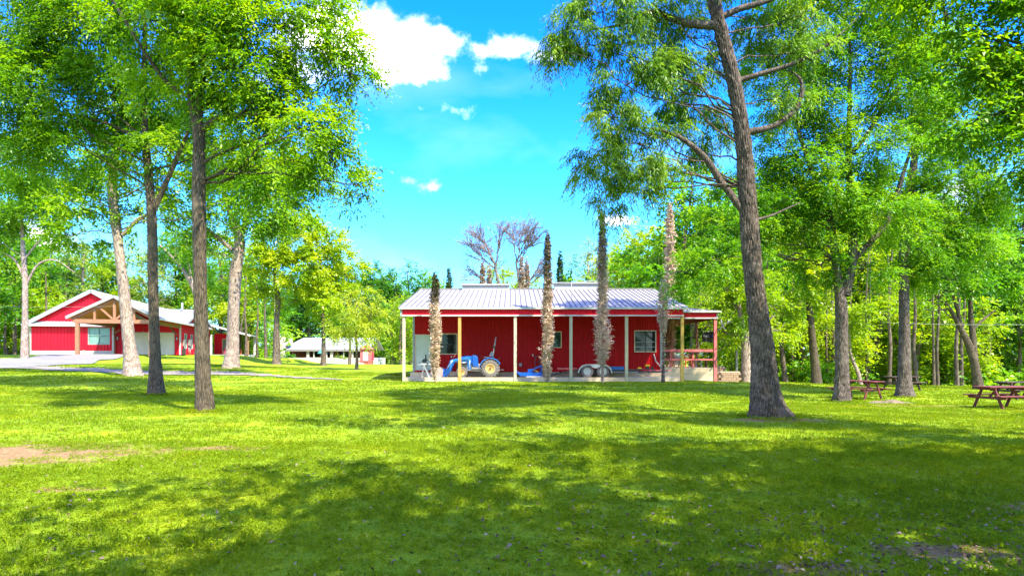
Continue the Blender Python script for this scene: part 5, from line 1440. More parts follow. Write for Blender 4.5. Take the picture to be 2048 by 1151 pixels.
pt = picnic(); tabs = [
    ((2009, 813.5, 22.2), 8, 1.0, 'nearest red picnic table, cut off by the right edge of the lawn view', None),
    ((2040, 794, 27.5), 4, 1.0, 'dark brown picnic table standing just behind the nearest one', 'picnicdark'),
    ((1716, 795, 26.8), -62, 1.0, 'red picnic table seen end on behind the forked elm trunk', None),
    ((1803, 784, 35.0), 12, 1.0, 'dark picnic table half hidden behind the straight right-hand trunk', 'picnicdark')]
for i, (pp, rz_, sc_, lab, mt) in enumerate(tabs):
    o = pt if i == 0 else copy_tree(pt)
    q = P(*pp); o.location = (q[0], q[1], g1(q[0], q[1])+.01); o.rotation_euler = (0, 0, R(rz_)); tag(o, lab, 'picnic table', 'picnic tables on the lawn')
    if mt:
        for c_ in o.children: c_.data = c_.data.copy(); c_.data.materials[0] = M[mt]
# ------------------------------------------------------------------ the big trees of the lawn
LE_ = dict(n=38, ln=.62, nl=11, leaf=.115, w=.046, droop=.45, hang=.25)
LR_ = dict(n=40, ln=.60, nl=11, leaf=.11, w=.048, droop=.35, hang=.12)
LO_ = dict(n=54, ln=.42, nl=12, leaf=.125, w=.026, droop=.5, hang=.75, clump=.42)
LM_ = dict(n=10, ln=.9, nl=10, leaf=.20, w=.095, droop=.35, hang=.1)
LF_ = dict(n=4.6, ln=1.2, nl=10, leaf=.30, w=.17, droop=.3, hang=.05)
make_tree('elm_tree', 'slender dark elm nearest on the left with a twin fork high above the lawn', 'tree', 16.0,
    [(411, 822, 34), (406, 760, 30), (404, 690, 29), (400, 560, 28), (398, 400, 27), (397, 262, 25), (383, 205, 17), (382, 140, 13), (402, 60, 10), (404, -60, 8), (410, -200, 5)],
    [(560, 55, 110, 62), (655, 85, 62, 40, .2, 1.1), (700, 150, 48, 22, .2, 1.2), (470, 130, 95, 75), (400, 40, 100, 60), (600, 255, 78, 52), (668, 325, 46, 42, .2, 1.1), (715, 370, 26, 18, .2, 1.2), (545, 330, 70, 42), (505, 220, 80, 55), (300, 40, 90, 55, -.3), (610, 15, 80, 40), (450, -60, 130, 60), (560, 180, 70, 40, .6), (660, 250, 40, 34, 0, .8), (330, 150, 60, 50, .8, .8)],
    M['leafL'], M['barkmid'], LE_,
    [[(402, 262, 14), (440, 236, 12), (505, 228, 8), (560, 235, 4)], [(395, 240, 18), (402, 175, 15), (408, 100, 11), (404, 30, 8), (405, -60, 5)], [(385, 200, 9), (330, 160, 8), (280, 90, 7), (225, 0, 5)]],
    upper=[(430, -230, 190, 90, 0), (300, -120, 120, 70, 3), (520, -190, 110, 70, 3), (350, -200, 120, 80, -3)], seed=101, nseg=22, flare=.25, furrow=.006, twigs=8, tw=.016)
make_tree('elm_tree', 'second dark elm from the left front with a limb leaning up to the right', 'tree', 21.8,
    [(313, 790, 30), (310, 700, 22), (306, 560, 20), (303, 420, 20), (295, 330, 17), (289, 250, 14), (288, 150, 11), (290, 40, 8), (290, -80, 5)],
    [(180, 60, 125, 75), (60, 60, 105, 75), (95, 175, 125, 72), (230, 180, 95, 70), (160, 290, 90, 58), (345, 300, 70, 48, .4, .8), (320, 60, 80, 60, .5), (30, 250, 80, 70, 0, .9), (200, -60, 150, 60), (440, 300, 50, 50, .5, .7), (-70, 150, 90, 120), (340, 200, 60, 45, .5)],
    M['leafL'], M['barkmid'], LE_,
    [[(306, 425, 12), (330, 370, 11), (352, 320, 9), (385, 240, 6), (392, 180, 4)], [(292, 290, 9), (240, 258, 7), (170, 235, 5), (90, 228, 4), (32, 236, 3)]],
    seed=102, nseg=18, flare=.2, furrow=.005, twigs=7, tw=.02)
make_tree('oak_tree', 'pale barked leaning oak with a flared foot in front of the garage', 'tree', 32.0,
    [(266, 752, 36), (259, 690, 26), (252, 620, 23), (243, 540, 21), (232, 450, 20), (224, 370, 19), (232, 290, 14), (245, 200, 9), (250, 100, 5)],
    [(60, 330, 85, 50), (140, 400, 70, 38), (225, 330, 75, 52, 0, .9), (330, 375, 62, 36, 0, .9), (430, 330, 85, 50), (520, 390, 80, 44), (150, 470, 60, 28, 0, .7), (290, 440, 50, 30, 0, .7), (400, 230, 80, 60), (240, 230, 90, 50)],
    M['leafL'], M['barkpale'], LM_,
    [[(245, 470, 9), (275, 440, 8), (300, 425, 6), (330, 395, 4)]], seed=103, nseg=18, flare=.22, furrow=.006)
make_tree('oak_tree', 'stout pale oak with a knot hole standing right of the red house', 'tree', 40.0,
    [(463, 739, 32), (465, 690, 25), (468, 600, 25), (472, 540, 25), (479, 482, 22), (466, 440, 14), (452, 400, 9), (445, 330, 5)],
    [(470, 400, 72, 50), (575, 385, 55, 50), (400, 430, 60, 40, 0, .9), (600, 300, 50, 55), (530, 330, 65, 50), (480, 320, 70, 50), (420, 500, 40, 24, 0, .6), (545, 450, 46, 30, 0, .8), (640, 380, 26, 36, 0, .8), (570, 430, 50, 30)],
    M['leafL'], M['barkpale'], LM_,
    [[(480, 490, 12), (492, 440, 9), (520, 400, 6)], [(465, 500, 8), (430, 470, 7), (395, 440, 4)]], seed=104, nseg=18, flare=.2, furrow=.01)
make_tree('pale_tree', 'thin grey tree with bare lower branches at the far left', 'tree', 50.0,
    [(49, 717, 15), (50, 640, 12), (50, 560, 11), (46, 500, 9), (43, 440, 6), (40, 370, 3)],
    [(40, 430, 62, 36, 0, .8), (110, 420, 45, 30, 0, .7), (-10, 400, 60, 60), (60, 370, 70, 46), (-20, 480, 30, 26, 0, .6), (95, 345, 50, 40)],
    M['leafL'], M['barkpale'], LM_,
    [[(50, 560, 5), (30, 520, 4), (5, 505, 2)], [(50, 575, 5), (75, 530, 4), (110, 520, 3), (150, 545, 1.5)], [(47, 520, 4), (80, 480, 3), (100, 460, 2)]], seed=105, flare=.15)
make_tree('pale_tree', 'pale curved tree leaning left behind the nearest elm trunk', 'tree', 56.0,
    [(398, 712, 15), (395, 640, 12), (392, 590, 11), (372, 548, 9), (350, 520, 6), (320, 490, 3)],
    [(350, 500, 36, 26, 0, .6), (400, 520, 40, 28, 0, .7), (380, 470, 46, 28, 0, .7), (430, 560, 36, 30, 0, .7)],
    M['leafG'], M['barkpale'], LM_, [[(390, 590, 6), (376, 520, 4), (372, 470, 2)]], seed=106, flare=.15)
# middle distance
make_tree('ash_tree', 'tall yellow green tree with a thin trunk left of the lodge', 'tree', 70.0,
    [(553, 726, 17), (553, 650, 12), (556, 600, 11), (550, 560, 8), (548, 500, 4)],
    [(560, 475, 50, 36), (612, 480, 42, 38), (528, 520, 42, 34), (590, 540, 56, 38), (640, 520, 36, 36), (560, 580, 46, 22, 0, .7), (620, 590, 44, 24, 0, .8), (520, 580, 26, 26, 0, .7), (580, 440, 40, 22), (655, 480, 26, 22)],
    M['leafY'], M['barkfar'], LF_, seed=107, flare=.5, twigs=4, tw=.04)
make_tree('ash_tree', 'yellow green tree behind the low wall, its trunk in front of the lodge roof', 'tree', 74.0,
    [(647, 726, 11), (647, 660, 8), (645, 610, 7), (640, 560, 5), (642, 510, 3)],
    [(660, 510, 36, 34), (690, 545, 34, 34), (650, 570, 40, 30), (690, 600, 32, 26, 0, .8), (625, 600, 28, 22, 0, .6), (670, 480, 26, 20)],
    M['leafY'], M['barkfar'], LF_, seed=108, flare=.5, twigs=4, tw=.04)
make_tree('young_willow', 'small round yellow tree on the lawn before the lodge', 'tree', 55.0,
    [(713, 739, 7), (714, 715, 6), (713, 690, 5), (712, 650, 3), (714, 600, 1.5)],
    [(712, 610, 34, 30), (690, 640, 34, 28), (738, 635, 32, 30), (715, 660, 44, 24), (700, 590, 24, 18, 0, .8), (748, 660, 22, 20, 0, .8), (684, 670, 26, 16, 0, .7), (735, 600, 26, 24)],
    M['leafS'], M['barkfar'], dict(n=6.5, ln=.8, nl=10, leaf=.20, w=.07, droop=.5, hang=.4), seed=109, flare=.3, twigs=8, tw=.02)
make_tree('thin_tree', 'slim trunk between the lodge and the round yellow tree', 'tree', 80.0,
    [(699, 728, 6), (700, 690, 5), (700, 640, 3)], [(700, 640, 20, 14, 0, .6), (690, 620, 18, 12, 0, .6)], M['leafG'], M['barkfar'], LF_, seed=110, flare=.3, twigs=3)
# right side
make_tree('big_oak', 'big dark oak with deeply furrowed bark and a wide root flare, right of the barn', 'tree', 16.5,
    [(1540, 836, 64), (1532, 790, 56), (1527, 730, 49), (1518, 640, 44), (1508, 560, 40), (1500, 470, 38), (1494, 380, 35), (1488, 300, 33), (1478, 220, 31), (1462, 140, 29), (1444, 70, 27), (1428, 0, 25), (1415, -90, 22), (1400, -200, 16)],
    [(1135, 55, 40, 40), (1205, 25, 66, 44), (1300, 25, 78, 44), (1262, 165, 60, 44), (1335, 140, 70, 40, .3), (1225, 235, 46, 44), (1205, 315, 46, 50), (1285, 290, 66, 50), (1220, 385, 30, 34, 0, .9), (1380, 190, 60, 50, 1.0), (1385, 75, 60, 46, 1.2), (1270, 380, 46, 40, 0, .8), (1530, 50, 64, 44, 1.2), (1600, 110, 60, 44, .4, .9), (1370, 280, 46, 40, .8, .8), (1110, 100, 26, 22, 0, 1), (1460, -80, 150, 46, 1.4), (1330, 350, 36, 34, .2, .5), (1560, 200, 44, 36, .5, .6), (1420, 250, 50, 40, 1.2, .6), (1180, 90, 50, 30), (1160, 330, 24, 36, 0, .8), (1410, 140, 46, 40, 1.2, .6), (1240, 110, 50, 30, .2, .8), (1620, 40, 60, 40, .5, .8)],
    M['leafO'], M['barkdark'], LO_,
    [[(1499, 440, 17), (1470, 400, 15), (1440, 360, 14), (1410, 315, 12), (1370, 282, 9), (1330, 262, 6), (1290, 255, 3)],
     [(1484, 266, 15), (1540, 255, 12), (1570, 238, 12), (1595, 212, 11), (1604, 180, 10), (1598, 155, 6), (1575, 140, 2)],
     [(1466, 164, 12), (1530, 145, 10), (1580, 130, 9), (1640, 100, 6), (1690, 60, 3), (1730, 20, 1)],
     [(1432, 52, 16), (1380, 48, 14), (1340, 36, 12), (1300, 24, 9), (1240, 50, 6), (1180, 60, 4)],
     [(1430, 40, 15), (1480, 18, 13), (1540, 0, 10), (1600, -30, 7)],
     [(1510, 440, 7, .2), (1545, 430, 5, .5), (1600, 405, 2, .9)]],
    upper=[(1400, -260, 190, 110, 0), (1250, -160, 120, 70, 2), (1550, -180, 130, 80, 1), (1350, -300, 150, 90, -3.5), (1520, -330, 150, 90, 3)], arm=.024, seed=111, nseg=96, flare=.55, furrow=.018, tm=16, twigs=9, tw=.014, lobes=4)
make_tree('elm_tree', 'dark forked elm beside the end-on picnic table', 'tree', 25.0,
    [(1684, 803, 33), (1684, 760, 27), (1683, 680, 26), (1682, 610, 26), (1676, 560, 18), (1668, 490, 16), (1655, 420, 13), (1620, 330, 10), (1590, 240, 7), (1570, 160, 4)],
    [(1600, 200, 80, 62), (1700, 110, 85, 65), (1800, 170, 85, 65), (1620, 330, 80, 58), (1735, 290, 85, 68), (1560, 420, 62, 42), (1640, 440, 80, 48), (1755, 430, 85, 50), (1640, 530, 52, 26, 0, .8), (1725, 540, 55, 28, 0, .8), (1440, 520, 66, 40, -.5), (1370, 545, 40, 34, -.6), (1500, 470, 52, 34, -.3), (1830, 60, 80, 60), (1700, 10, 110, 50), (1560, 290, 50, 40, .4), (1420, 455, 40, 26, 0, .7), (1540, 130, 60, 50, .5, .8), (1480, 380, 50, 40, .6, .7), (1880, 250, 60, 50, .3), (1680, 380, 70, 40, -.5)],
    M['leafR'], M['barkdark'], LR_,
    [[(1688, 590, 22), (1704, 520, 19), (1706, 450, 16), (1700, 370, 14), (1697, 290, 11), (1700, 180, 8), (1700, 80, 5)],
     [(1706, 520, 13), (1740, 485, 12), (1770, 450, 11), (1790, 400, 9), (1815, 320, 7), (1850, 230, 5)],
     [(1700, 310, 10), (1740, 260, 8), (1770, 200, 6), (1790, 130, 4)],
     [(1672, 500, 7), (1640, 490, 6), (1590, 520, 4), (1530, 500, 3)]], upper=[(1700, -140, 150, 90, 0), (1600, -80, 110, 60, 3), (1850, -100, 130, 70, 2), (1680, -200, 130, 70, -4)], seed=112, nseg=30, flare=.25, furrow=.008, tm=8, twigs=8, tw=.022)
make_tree('straight_tree', 'tall straight dark tree between the two groups of picnic tables', 'tree', 28.0,
    [(1810, 794, 34), (1809, 750, 25), (1809, 660, 22), (1808, 560, 20), (1812, 450, 19), (1826, 340, 15), (1840, 220, 10), (1850, 100, 6)],
    [(1850, 480, 80, 48), (1800, 550, 48, 24, 0, .8), (1890, 370, 80, 56), (1950, 470, 60, 46), (1930, 250, 70, 60), (1860, 150, 80, 70), (2010, 360, 60, 60), (1780, 380, 60, 44, .5), (2040, 200, 60, 80), (1900, 560, 40, 22, 0, .6)],
    M['leafR'], M['barkdark'], LR_, [[(1810, 500, 8), (1850, 440, 7), (1900, 380, 5)]], seed=113, nseg=26, flare=.3, furrow=.008, tm=8, tw=.024)
make_tree('overhanging_tree', 'dark leafy boughs hanging into the top right corner', 'tree', 11.5,
    [(2330, 905, 60), (2325, 700, 42), (2310, 400, 36), (2290, 100, 28), (2240, -200, 20), (2200, -420, 10)],
    [(1960, 70, 76, 66), (2040, 170, 66, 62), (1905, 130, 42, 50, 0, .8), (1960, 235, 52, 40, 0, .8), (2060, 290, 62, 46, 0, .8), (1890, 30, 52, 36), (2010, -60, 120, 66), (2160, 100, 120, 120), (2200, 330, 110, 80), (1850, -60, 110, 50), (2250, -150, 160, 120)],
    M['leafR'], M['barkdark'], LR_, upper=[(1750, -420, 190, 100, -1.5, .8), (1480, -440, 170, 90, -2, .7), (1900, -330, 150, 90, 0, .8), (1650, -620, 220, 110, -1, .6), (1250, -520, 150, 80, -2.5, .6)], seed=114, nseg=20, flare=.4, twigs=9, tw=.012)
make_tree('forked_tree', 'pale forked tree with spreading limbs behind the right picnic tables', 'tree', 37.0,
    [(1957, 782, 20), (1951, 735, 17), (1938, 690, 15), (1920, 655, 10), (1898, 615, 8), (1870, 590, 5)],
    [(1930, 540, 66, 40), (1995, 575, 46, 30, 0, .8), (1890, 570, 40, 22, 0, .8), (1960, 500, 60, 36), (1860, 600, 22, 14, 0, .6), (2030, 520, 40, 40)],
    M['leafG'], M['barkmid'], LM_,
    [[(1952, 740, 13), (1946, 680, 11), (1941, 620, 9), (1944, 575, 6), (1950, 520, 4)], [(1944, 660, 6), (1965, 640, 5), (1990, 620, 3)], [(1925, 665, 8), (1915, 620, 7), (1905, 590, 5)], [(1898, 618, 4), (1870, 620, 3), (1845, 618, 2)]], seed=115, nseg=14, flare=.1)
make_tree('leaning_tree', 'brown trunk leaning left under bright leaves, between the oak and the forked elm', 'tree', 42.0,
    [(1634, 773, 21), (1629, 720, 17), (1622, 650, 15), (1616, 590, 11), (1605, 530, 7), (1600, 480, 4)],
    [(1600, 560, 62, 40), (1570, 630, 42, 28, 0, .8), (1640, 600, 40, 30, 0, .8), (1600, 490, 60, 38), (1660, 520, 40, 36)],
    M['leafY'], M['barkmid'], LM_, seed=116, flare=.15)
make_tree('spreading_tree', 'stout tan trunk with low side limbs behind the block retaining wall', 'tree', 38.5,
    [(1493, 752, 24), (1492, 715, 19), (1490, 680, 18), (1484, 655, 13), (1478, 610, 8), (1470, 560, 4)],
    [(1470, 610, 50, 36), (1500, 560, 56, 40), (1445, 570, 42, 32), (1540, 610, 42, 36), (1440, 640, 24, 14, 0, .7), (1560, 660, 34, 24, 0, .7)],
    M['leafY'], M['barkpale'], LM_, [[(1486, 668, 9), (1462, 668, 7), (1444, 662, 4)], [(1492, 668, 8), (1520, 650, 6), (1550, 630, 4)]], seed=117, flare=.3)
make_tree('slim_tree', 'slim grey forked trunk just right of the big oak', 'tree', 46.0,
    [(1571, 770, 12), (1566, 720, 9), (1562, 690, 8), (1552, 660, 5), (1540, 640, 3)],
    [(1560, 640, 42, 28, 0, .8), (1590, 610, 36, 24, 0, .8), (1540, 600, 36, 28, 0, .8)], M['leafG'], M['barkfar'], LM_,
    [[(1563, 692, 5), (1574, 655, 4), (1580, 620, 2)]], seed=118, flare=.3)
make_tree('bent_tree', 'thin bent trunk rising behind the end-on picnic table', 'tree', 44.0,
    [(1722, 772, 9), (1716, 745, 8), (1706, 722, 7), (1700, 700, 5), (1698, 650, 3)],
    [(1700, 640, 44, 30, 0, .8), (1740, 620, 40, 30, 0, .8)], M['leafY'], M['barkpale'], LM_, seed=119, flare=.3)

# ------------------------------------------------------------------ dead and live cypresses
pf = [(0, 1.5), (.1, 6), (.2, 13), (.35, 16), (.6, 15), (.8, 11), (.93, 7), (1, 1.5)]
tanlow = lambda t: np.where(t < .62, .80, .80-.70*np.clip((t-.62)/.15, 0, 1))
G_ = 'cypresses planted along the barn front'
cypress('dead_cypress', 'shortest front cypress, tan below and green at the tip, before the barn door', G_, 870, 33.6, 758, 545, [(0, 1), (.05, 2.5), (.12, 5.5), (.2, 9), (.3, 11), (.5, 12), (.78, 11), (.9, 7), (1, 1)], M['dead'], 201, lambda t: np.where(t < .68, .72, .72-.62*np.clip((t-.68)/.1, 0, 1)), dens=1.3)
cypress('dead_cypress', 'dead tan cypress with a stray low branch, in front of the barn middle window', G_, 1095, 33.6, 758, 464, [(0, 1), (.05, 6), (.15, 10), (.3, 11.5), (.5, 12), (.65, 10), (.8, 9), (.92, 5.5), (1, 1)], M['dead'], 202, lambda t: np.where(t < .42, .78, .78-.62*np.clip((t-.42)/.35, 0, 1)), dens=1.3, sides=((.13, -.48), (.19, -.4)))
cypress('dead_cypress', 'tallest dead cypress with bushy pinkish foliage in front of the trailer', G_, 1205, 33.4, 760, 423, [(0, .6), (.10, 1.2), (.14, 14), (.22, 19), (.33, 18), (.45, 12), (.6, 12), (.75, 11), (.9, 7), (1, 1)], M['dead'], 203, lambda t: np.where(t < .40, .84, .84-.62*np.clip((t-.40)/.45, 0, 1)), dens=1.3, trunk_r=.06)
cypress('dead_cypress', 'sparse leaning dead cypress at the right end of the barn', G_, 1326, 33.7, 760, 560, [(0, .3), (.2, 1.0), (.45, 2), (.6, 9), (.72, 15), (.85, 10), (1, 3)], M['dead'], 204, lambda t: np.full(t.shape, .78), dens=.9, trunk_r=.075, bark=M['barkdark'])
G2 = 'cypresses standing behind the barn'
for (px, d, yb_, yt, w, mt, tf, lab) in (
    (898, 56, 700, 538, 8, 'cypress', lambda t: np.full(t.shape, .5), 'small green cypress behind the left end of the barn roof'),
    (1120, 58, 700, 502, 8, 'cypress', lambda t: np.full(t.shape, .45), 'green pointed cypress behind the second ridge vent'),
    (965, 58, 700, 524, 7, 'dead', lambda t: np.full(t.shape, .35), 'thin brown cypress left of the first ridge vent middle'),
    (978, 59, 700, 530, 6, 'dead', lambda t: np.full(t.shape, .35), 'thin brown cypress right beside another above the first ridge vent'),
    (1043, 57, 700, 512, 8, 'dead', lambda t: np.full(t.shape, .38), 'brown cypress with the bare tree limbs behind it'),
    (1054, 58, 700, 516, 7, 'dead', lambda t: np.full(t.shape, .38), 'brown cypress touching its twin just right of the bare tree'),
    (1340, 44, 740, 405, 13, 'dead', lambda t: np.full(t.shape, .62), 'tall pale dead cypress beyond the right end of the barn roof')):
    cypress('cypress', lab, G2, px, d, yb_, yt, [(0, w*.6), (.3, w), (.7, w*.95), (.9, w*.55), (1, .6)], M[mt], px, tf, dens=.3, leaf=.2)
# bare tree behind the barn
g = np.random.default_rng(31)
bt = P(1000, 700, 62); bt[2] = g1(bt[0], bt[1])
bare = empty('bare_tree', bt, 0, 'leafless spreading tree behind the barn roof', 'tree')
paths, r0, r1 = [], [], []
def grow(a, dr, L, r, lev):
    e = a+dr*L; e2 = wander(a, e, g, 6, .13); paths.append(e2); r0.append(r); r1.append(r*.55)
    if lev == 0: return
    for _ in range(5 if lev > 1 else 6):
        f = .35+.65*g.random(); i = int(f*5); nd = unit(dr+g.normal(size=3)*np.array([.62, .62, .30])+np.array([0, 0, .12])); grow(e2[i], nd, L*(.6+.2*g.random()), r*.58, lev-1)
kk = 62/FPX
trunkp = catmull([(.3, 0, -.2), (-.3, 0, 4), (-1.0, 0, 6.5), (-1.5, 0, 8.5)], 5)
link('trunk', limb_mesh('trunk', trunkp, np.linspace(.24, .12, len(trunkp)), 8, .05, .4, g), M['barkbare'], bare)
t2 = catmull([(-.3, .2, 0), (.9, .3, 4), (1.0, .2, 6.5), (.6, 0, 9)], 5)
link('trunk', limb_mesh('trunk', t2, np.linspace(.22, .1, len(t2)), 8, .05, .4, g), M['barkbare'], bare)
for base_, dirs in ((trunkp[-1], ((-.9, 0, .75), (-.45, .2, 1), (.1, 0, 1), (-.7, -.3, .9))), (t2[-1], ((.3, 0, 1), (-.1, .2, 1), (.8, 0, .8), (.55, -.2, 1))), (t2[-6], ((1, 0, .8),)), (trunkp[-5], ((-1, .2, .5),))):
    for dr in dirs: grow(np.array(base_), unit(np.array(dr)), 2.5, .085, 3)
link('branches', twig_mesh('branches', paths, r0, r1, 3), M['barkbare'], bare); bare.scale = (.95, 1.1, 1.15); bare.location.x += 1.0

# ------------------------------------------------------------------ trees of the wood
protos = [
    (proto_tree('woodland_tree', 15, 4.4, 15, M['leafG'], M['barkfar'], 301, .27, 2.9), 15),
    (proto_tree('woodland_tree', 15, 4.0, 15, M['leafY'], M['barkfar'], 302, .26, 2.6, 'egg', .22), 15),
    (proto_tree('woodland_tree', 15, 3.3, 14, M['leafB'], M['barkfar'], 303, .27, 3.0, 'round', .3), 15),
    (proto_tree('woodland_tree', 15, 3.6, 13, M['leafP'], M['barkpale'], 304, .25, 2.0, 'egg', .35), 15),
    (proto_tree('woodland_tree', 15, 2.8, 12, M['leafG'], M['barkfar'], 305, .26, 2.4, 'slim', .4), 15),
    (proto_tree('woodland_tree', 9, 3.0, 11, M['leafY'], M['barkfar'], 306, .22, 3.2, 'round', .12), 9)]
KIND = ['dense mid green tree', 'yellow green tree', 'deep bluish green tree', 'pale greyish green tree', 'slim airy green tree', 'low bushy bright green tree']
spots = [(20,85,19,0),(60,100,20,3),(95,95,19,0),(130,88,15,2),(165,92,18,3),(205,100,18,0),(250,98,17,1),(300,92,17,3),(350,96,19,0),(400,100,19,2),(440,90,18,1),(500,100,18,0),(505,92,15,2),(575,138,19,0),
    (620,135,21,2),(670,138,22,0),(700,140,22,1),(735,138,22,0),(765,136,20,0),(785,135,20,2),(822,142,23,2),(850,148,22,2),(875,150,19,0),(905,170,17,2),(802,85,10,5),(790,90,10,5),
    (600,140,17,0),(1003,72,12.2,1),(945,90,11.5,5),(1065,84,13,5),(1140,85,15,2),(1178,82,16.5,3),(1165,95,12,1),(1228,76,14.5,1),(1262,86,17,3),(1292,70,16.5,1),(1325,64,14,0),(1385,58,19,0),(1425,55,15,0),(1462,60,19,0),(1400,48,8,5),
    (1530,66,22,0),(1556,55,13,0),(1600,62,20,0),(1652,56,17,0),(1690,64,20,0),(1722,57,16,1),(1752,52,12,5),(1790,64,21,0),(1762,70,20,4),(1850,60,18,0),(1885,50,10,5),(1905,70,21,3),(1962,62,19,0),(2003,56,12,2),(2042,62,19,0),(2130,58,19,3),
    (1800,50,9,5),(1835,48,8,5),(1925,52,11,2),(2035,50,9.5,0),(1975,48,7,5),(1590,50,8,5),(1665,49,7.5,5),(1515,50,8.5,5),
    (-60,70,19,0),(-140,62,18,1),(-230,75,20,0),(2180,50,18,0),(2260,60,20,2),(2350,48,17,1),(1240,62,10,5),(1190,66,9,5),(30,80,11,5),(110,84,10,5),(482,88,9,5),(590,138,12,5),(750,136,11,5),(820,120,12,0)]
gr_ = np.random.default_rng(77)
used = set(); LAND = [(-200, 'past the left edge of the view'), (20, 'at the far left edge'), (50, 'behind the thin grey left tree'), (95, 'above the left eave of the red house'), (140, 'above the long rake of the big red gable'), (175, 'beside the peak of the big red gable'), (205, 'between the two gable peaks of the red house'), (250, 'behind the pale leaning oak'), (300, 'behind the second elm trunk'), (350, 'above the garage roof ridge'),
    (400, 'behind the nearest elm trunk'), (440, 'above the back porch of the red house'), (500, 'right of the stout pale oak'), (535, 'beside the slim pale pole'), (580, 'above the lodge chimney'), (620, 'above the left half of the lodge roof'), (665, 'above the right half of the lodge roof'), (705, 'behind the round yellow tree'), (745, 'beyond the folded red parasol'), (780, 'in the gap left of the barn'), (822, 'above the left end of the barn roof'), (858, 'behind the shortest front cypress'), (885, 'left of the small green cypress'), (905, 'right of the small green cypress'),
    (945, 'above the left end of the first ridge vent'), (1000, 'behind the leafless tree'), (1140, 'above the left end of the second ridge vent'), (1170, 'above the middle of the second ridge vent'), (1205, 'behind the tallest dead cypress'), (1245, 'above the barn ridge right of the vents'), (1290, 'above the right end of the barn ridge'), (1325, 'behind the tall pale dead cypress'), (1395, 'above the side porch roof'), (1450, 'behind the satellite dish'), (1525, 'behind the big furrowed oak'), (1556, 'just right of the big oak trunk'), (1575, 'behind the slim grey forked trunk'), (1600, 'left of the brown leaning trunk'), (1632, 'behind the brown leaning trunk'),
    (1660, 'left of the dark forked elm'), (1692, 'behind the dark forked elm'), (1725, 'behind the end-on picnic table'), (1760, 'between the forked elm and the straight trunk'), (1795, 'just left of the straight trunk'), (1840, 'just right of the straight trunk'), (1880, 'left of the pale forked tree'), (1910, 'close left of the pale forked trunk'), (1950, 'behind the pale forked tree'), (2000, 'behind the nearest picnic table'), (2045, 'at the right edge of the view'), (2250, 'past the right edge of the view')]
TAKEN = {}
def place_label(kind, px, d):
    l = kind+' '+min(LAND, key=lambda q: abs(q[0]-px))[1]
    if l in TAKEN: l = ('farther ' if d > TAKEN[l] else 'nearer ')+l
    TAKEN[l] = d; return l
for (px, d, H, k) in spots:
    pr, h0 = protos[k]
    o = pr if k not in used else copy_tree(pr); used.add(k)
    q = P(px, 700, d); s_ = H/h0
    o.location = (q[0], q[1], g1(q[0], q[1])-.1); o.rotation_euler = (0, 0, gr_.random()*2*PI); o.scale = (s_*(.9+.25*gr_.random()),)*2 + (s_,)
    tag(o, place_label(KIND[k], px, d), 'tree', 'trees of the wood')
# thin bare trunks standing inside the wood on the right
tk = limb_mesh('trunk', catmull([(0, 0, -.3), (.1, 0, 3), (0, .1, 6), (.2, 0, 10)], 4), np.linspace(.13, .05, 13), 7, .05, .3, gr_); tk.materials.append(M['barkfar'])
for (px, d, sc_, lean) in ((1585,49,.8,0),(1594,52,.7,1),(1604,50,1.1,-1),(1612,55,.7,0),(1656,47,.7,1),(1660,50,.6,0),(1668,48,1.3,0),(1700,48,.8,0),(1732,47,.8,2),(1738,50,.7,0),(1777,46,1.2,0),(1834,46,1.3,1),(1868,46,.8,0),(1876,45,.9,0),(1914,44,1.2,0),(1924,46,1.2,-1),(1533,44,.9,1),(1640,58,1,0),(1770,56,1,0),(1890,52,1,1),(90,76,1.3,0),(30,74,1.2,0),(10,78,1,1),(492,80,1.4,0),(515,84,1.2,0),(532,84,1.6,0)):
    q = P(px, 700, d); o = link('bare_sapling', tk, None, None, (q[0], q[1], g1(q[0], q[1]))); o.rotation_euler = (0, R(lean*1.5), gr_.random()*6); o.scale = (sc_, sc_, 1)
    tag(o, place_label(['thin bare trunk', 'stouter bare trunk'][sc_ > 1.05], px, d), 'tree', 'thin trunks at the wood edge')

# the mass of the wood behind
g = np.random.default_rng(55); B = []
def wall_blobs(n, p0, p1, d0, d1, top, low=0.0, smin=1.6, smax=3.0):
    for _ in range(n):
        px = p0+(p1-p0)*g.random(); d = d0+(d1-d0)*g.random(); q = P(px, 700, d); gzz = g1(q[0], q[1])
        tz = EYE+(HOR-np.interp(px, top[0], top[1]))/FPX*d
        z = gzz+low+(tz-gzz-low-1)*g.random()**.9; s_ = smin+(smax-smin)*g.random()
        B.append((np.array([q[0], d, z]), (s_*1.2, s_*1.2, s_*.8), .9))
topL = ([-400, 0, 60, 200, 300, 520, 560], [470, 500, 490, 530, 560, 560, 600])
wall_blobs(110, -400, 560, 100, 120, topL)
wall_blobs(70, 500, 1000, 142, 160, ([500, 640, 760, 800, 850, 920, 1000], [570, 560, 575, 560, 560, 600, 600]), smin=2, smax=3.6)
wall_blobs(46, 900, 1200, 100, 115, ([900, 1000, 1130, 1200], [598, 590, 560, 530]))
wall_blobs(170, 1180, 2450, 74, 92, ([1180, 1300, 1500, 1800, 2048, 2450], [520, 430, 400, 420, 450, 420]))
wall_blobs(70, 1480, 2450, 56, 66, ([1480, 2450], [700, 690]), low=-.5, smin=1.0, smax=1.9)
wall_blobs(40, -350, 560, 92, 98, ([-350, 560], [640, 690]), low=0, smin=1.0, smax=2.0)
wall_blobs(22, 500, 800, 136, 140, ([500, 800], [690, 700]), low=0, smin=1.4, smax=2.2)
Q, T = blob_sprays(B, .42, 1.9, 9, .60, .42, .2, g, 0, .5)
tag(link('woodland', quads_mesh('woodland', Q, T), M['leafG']), 'dense green wood closing the view behind the lawn', 'woodland', None, 'stuff')
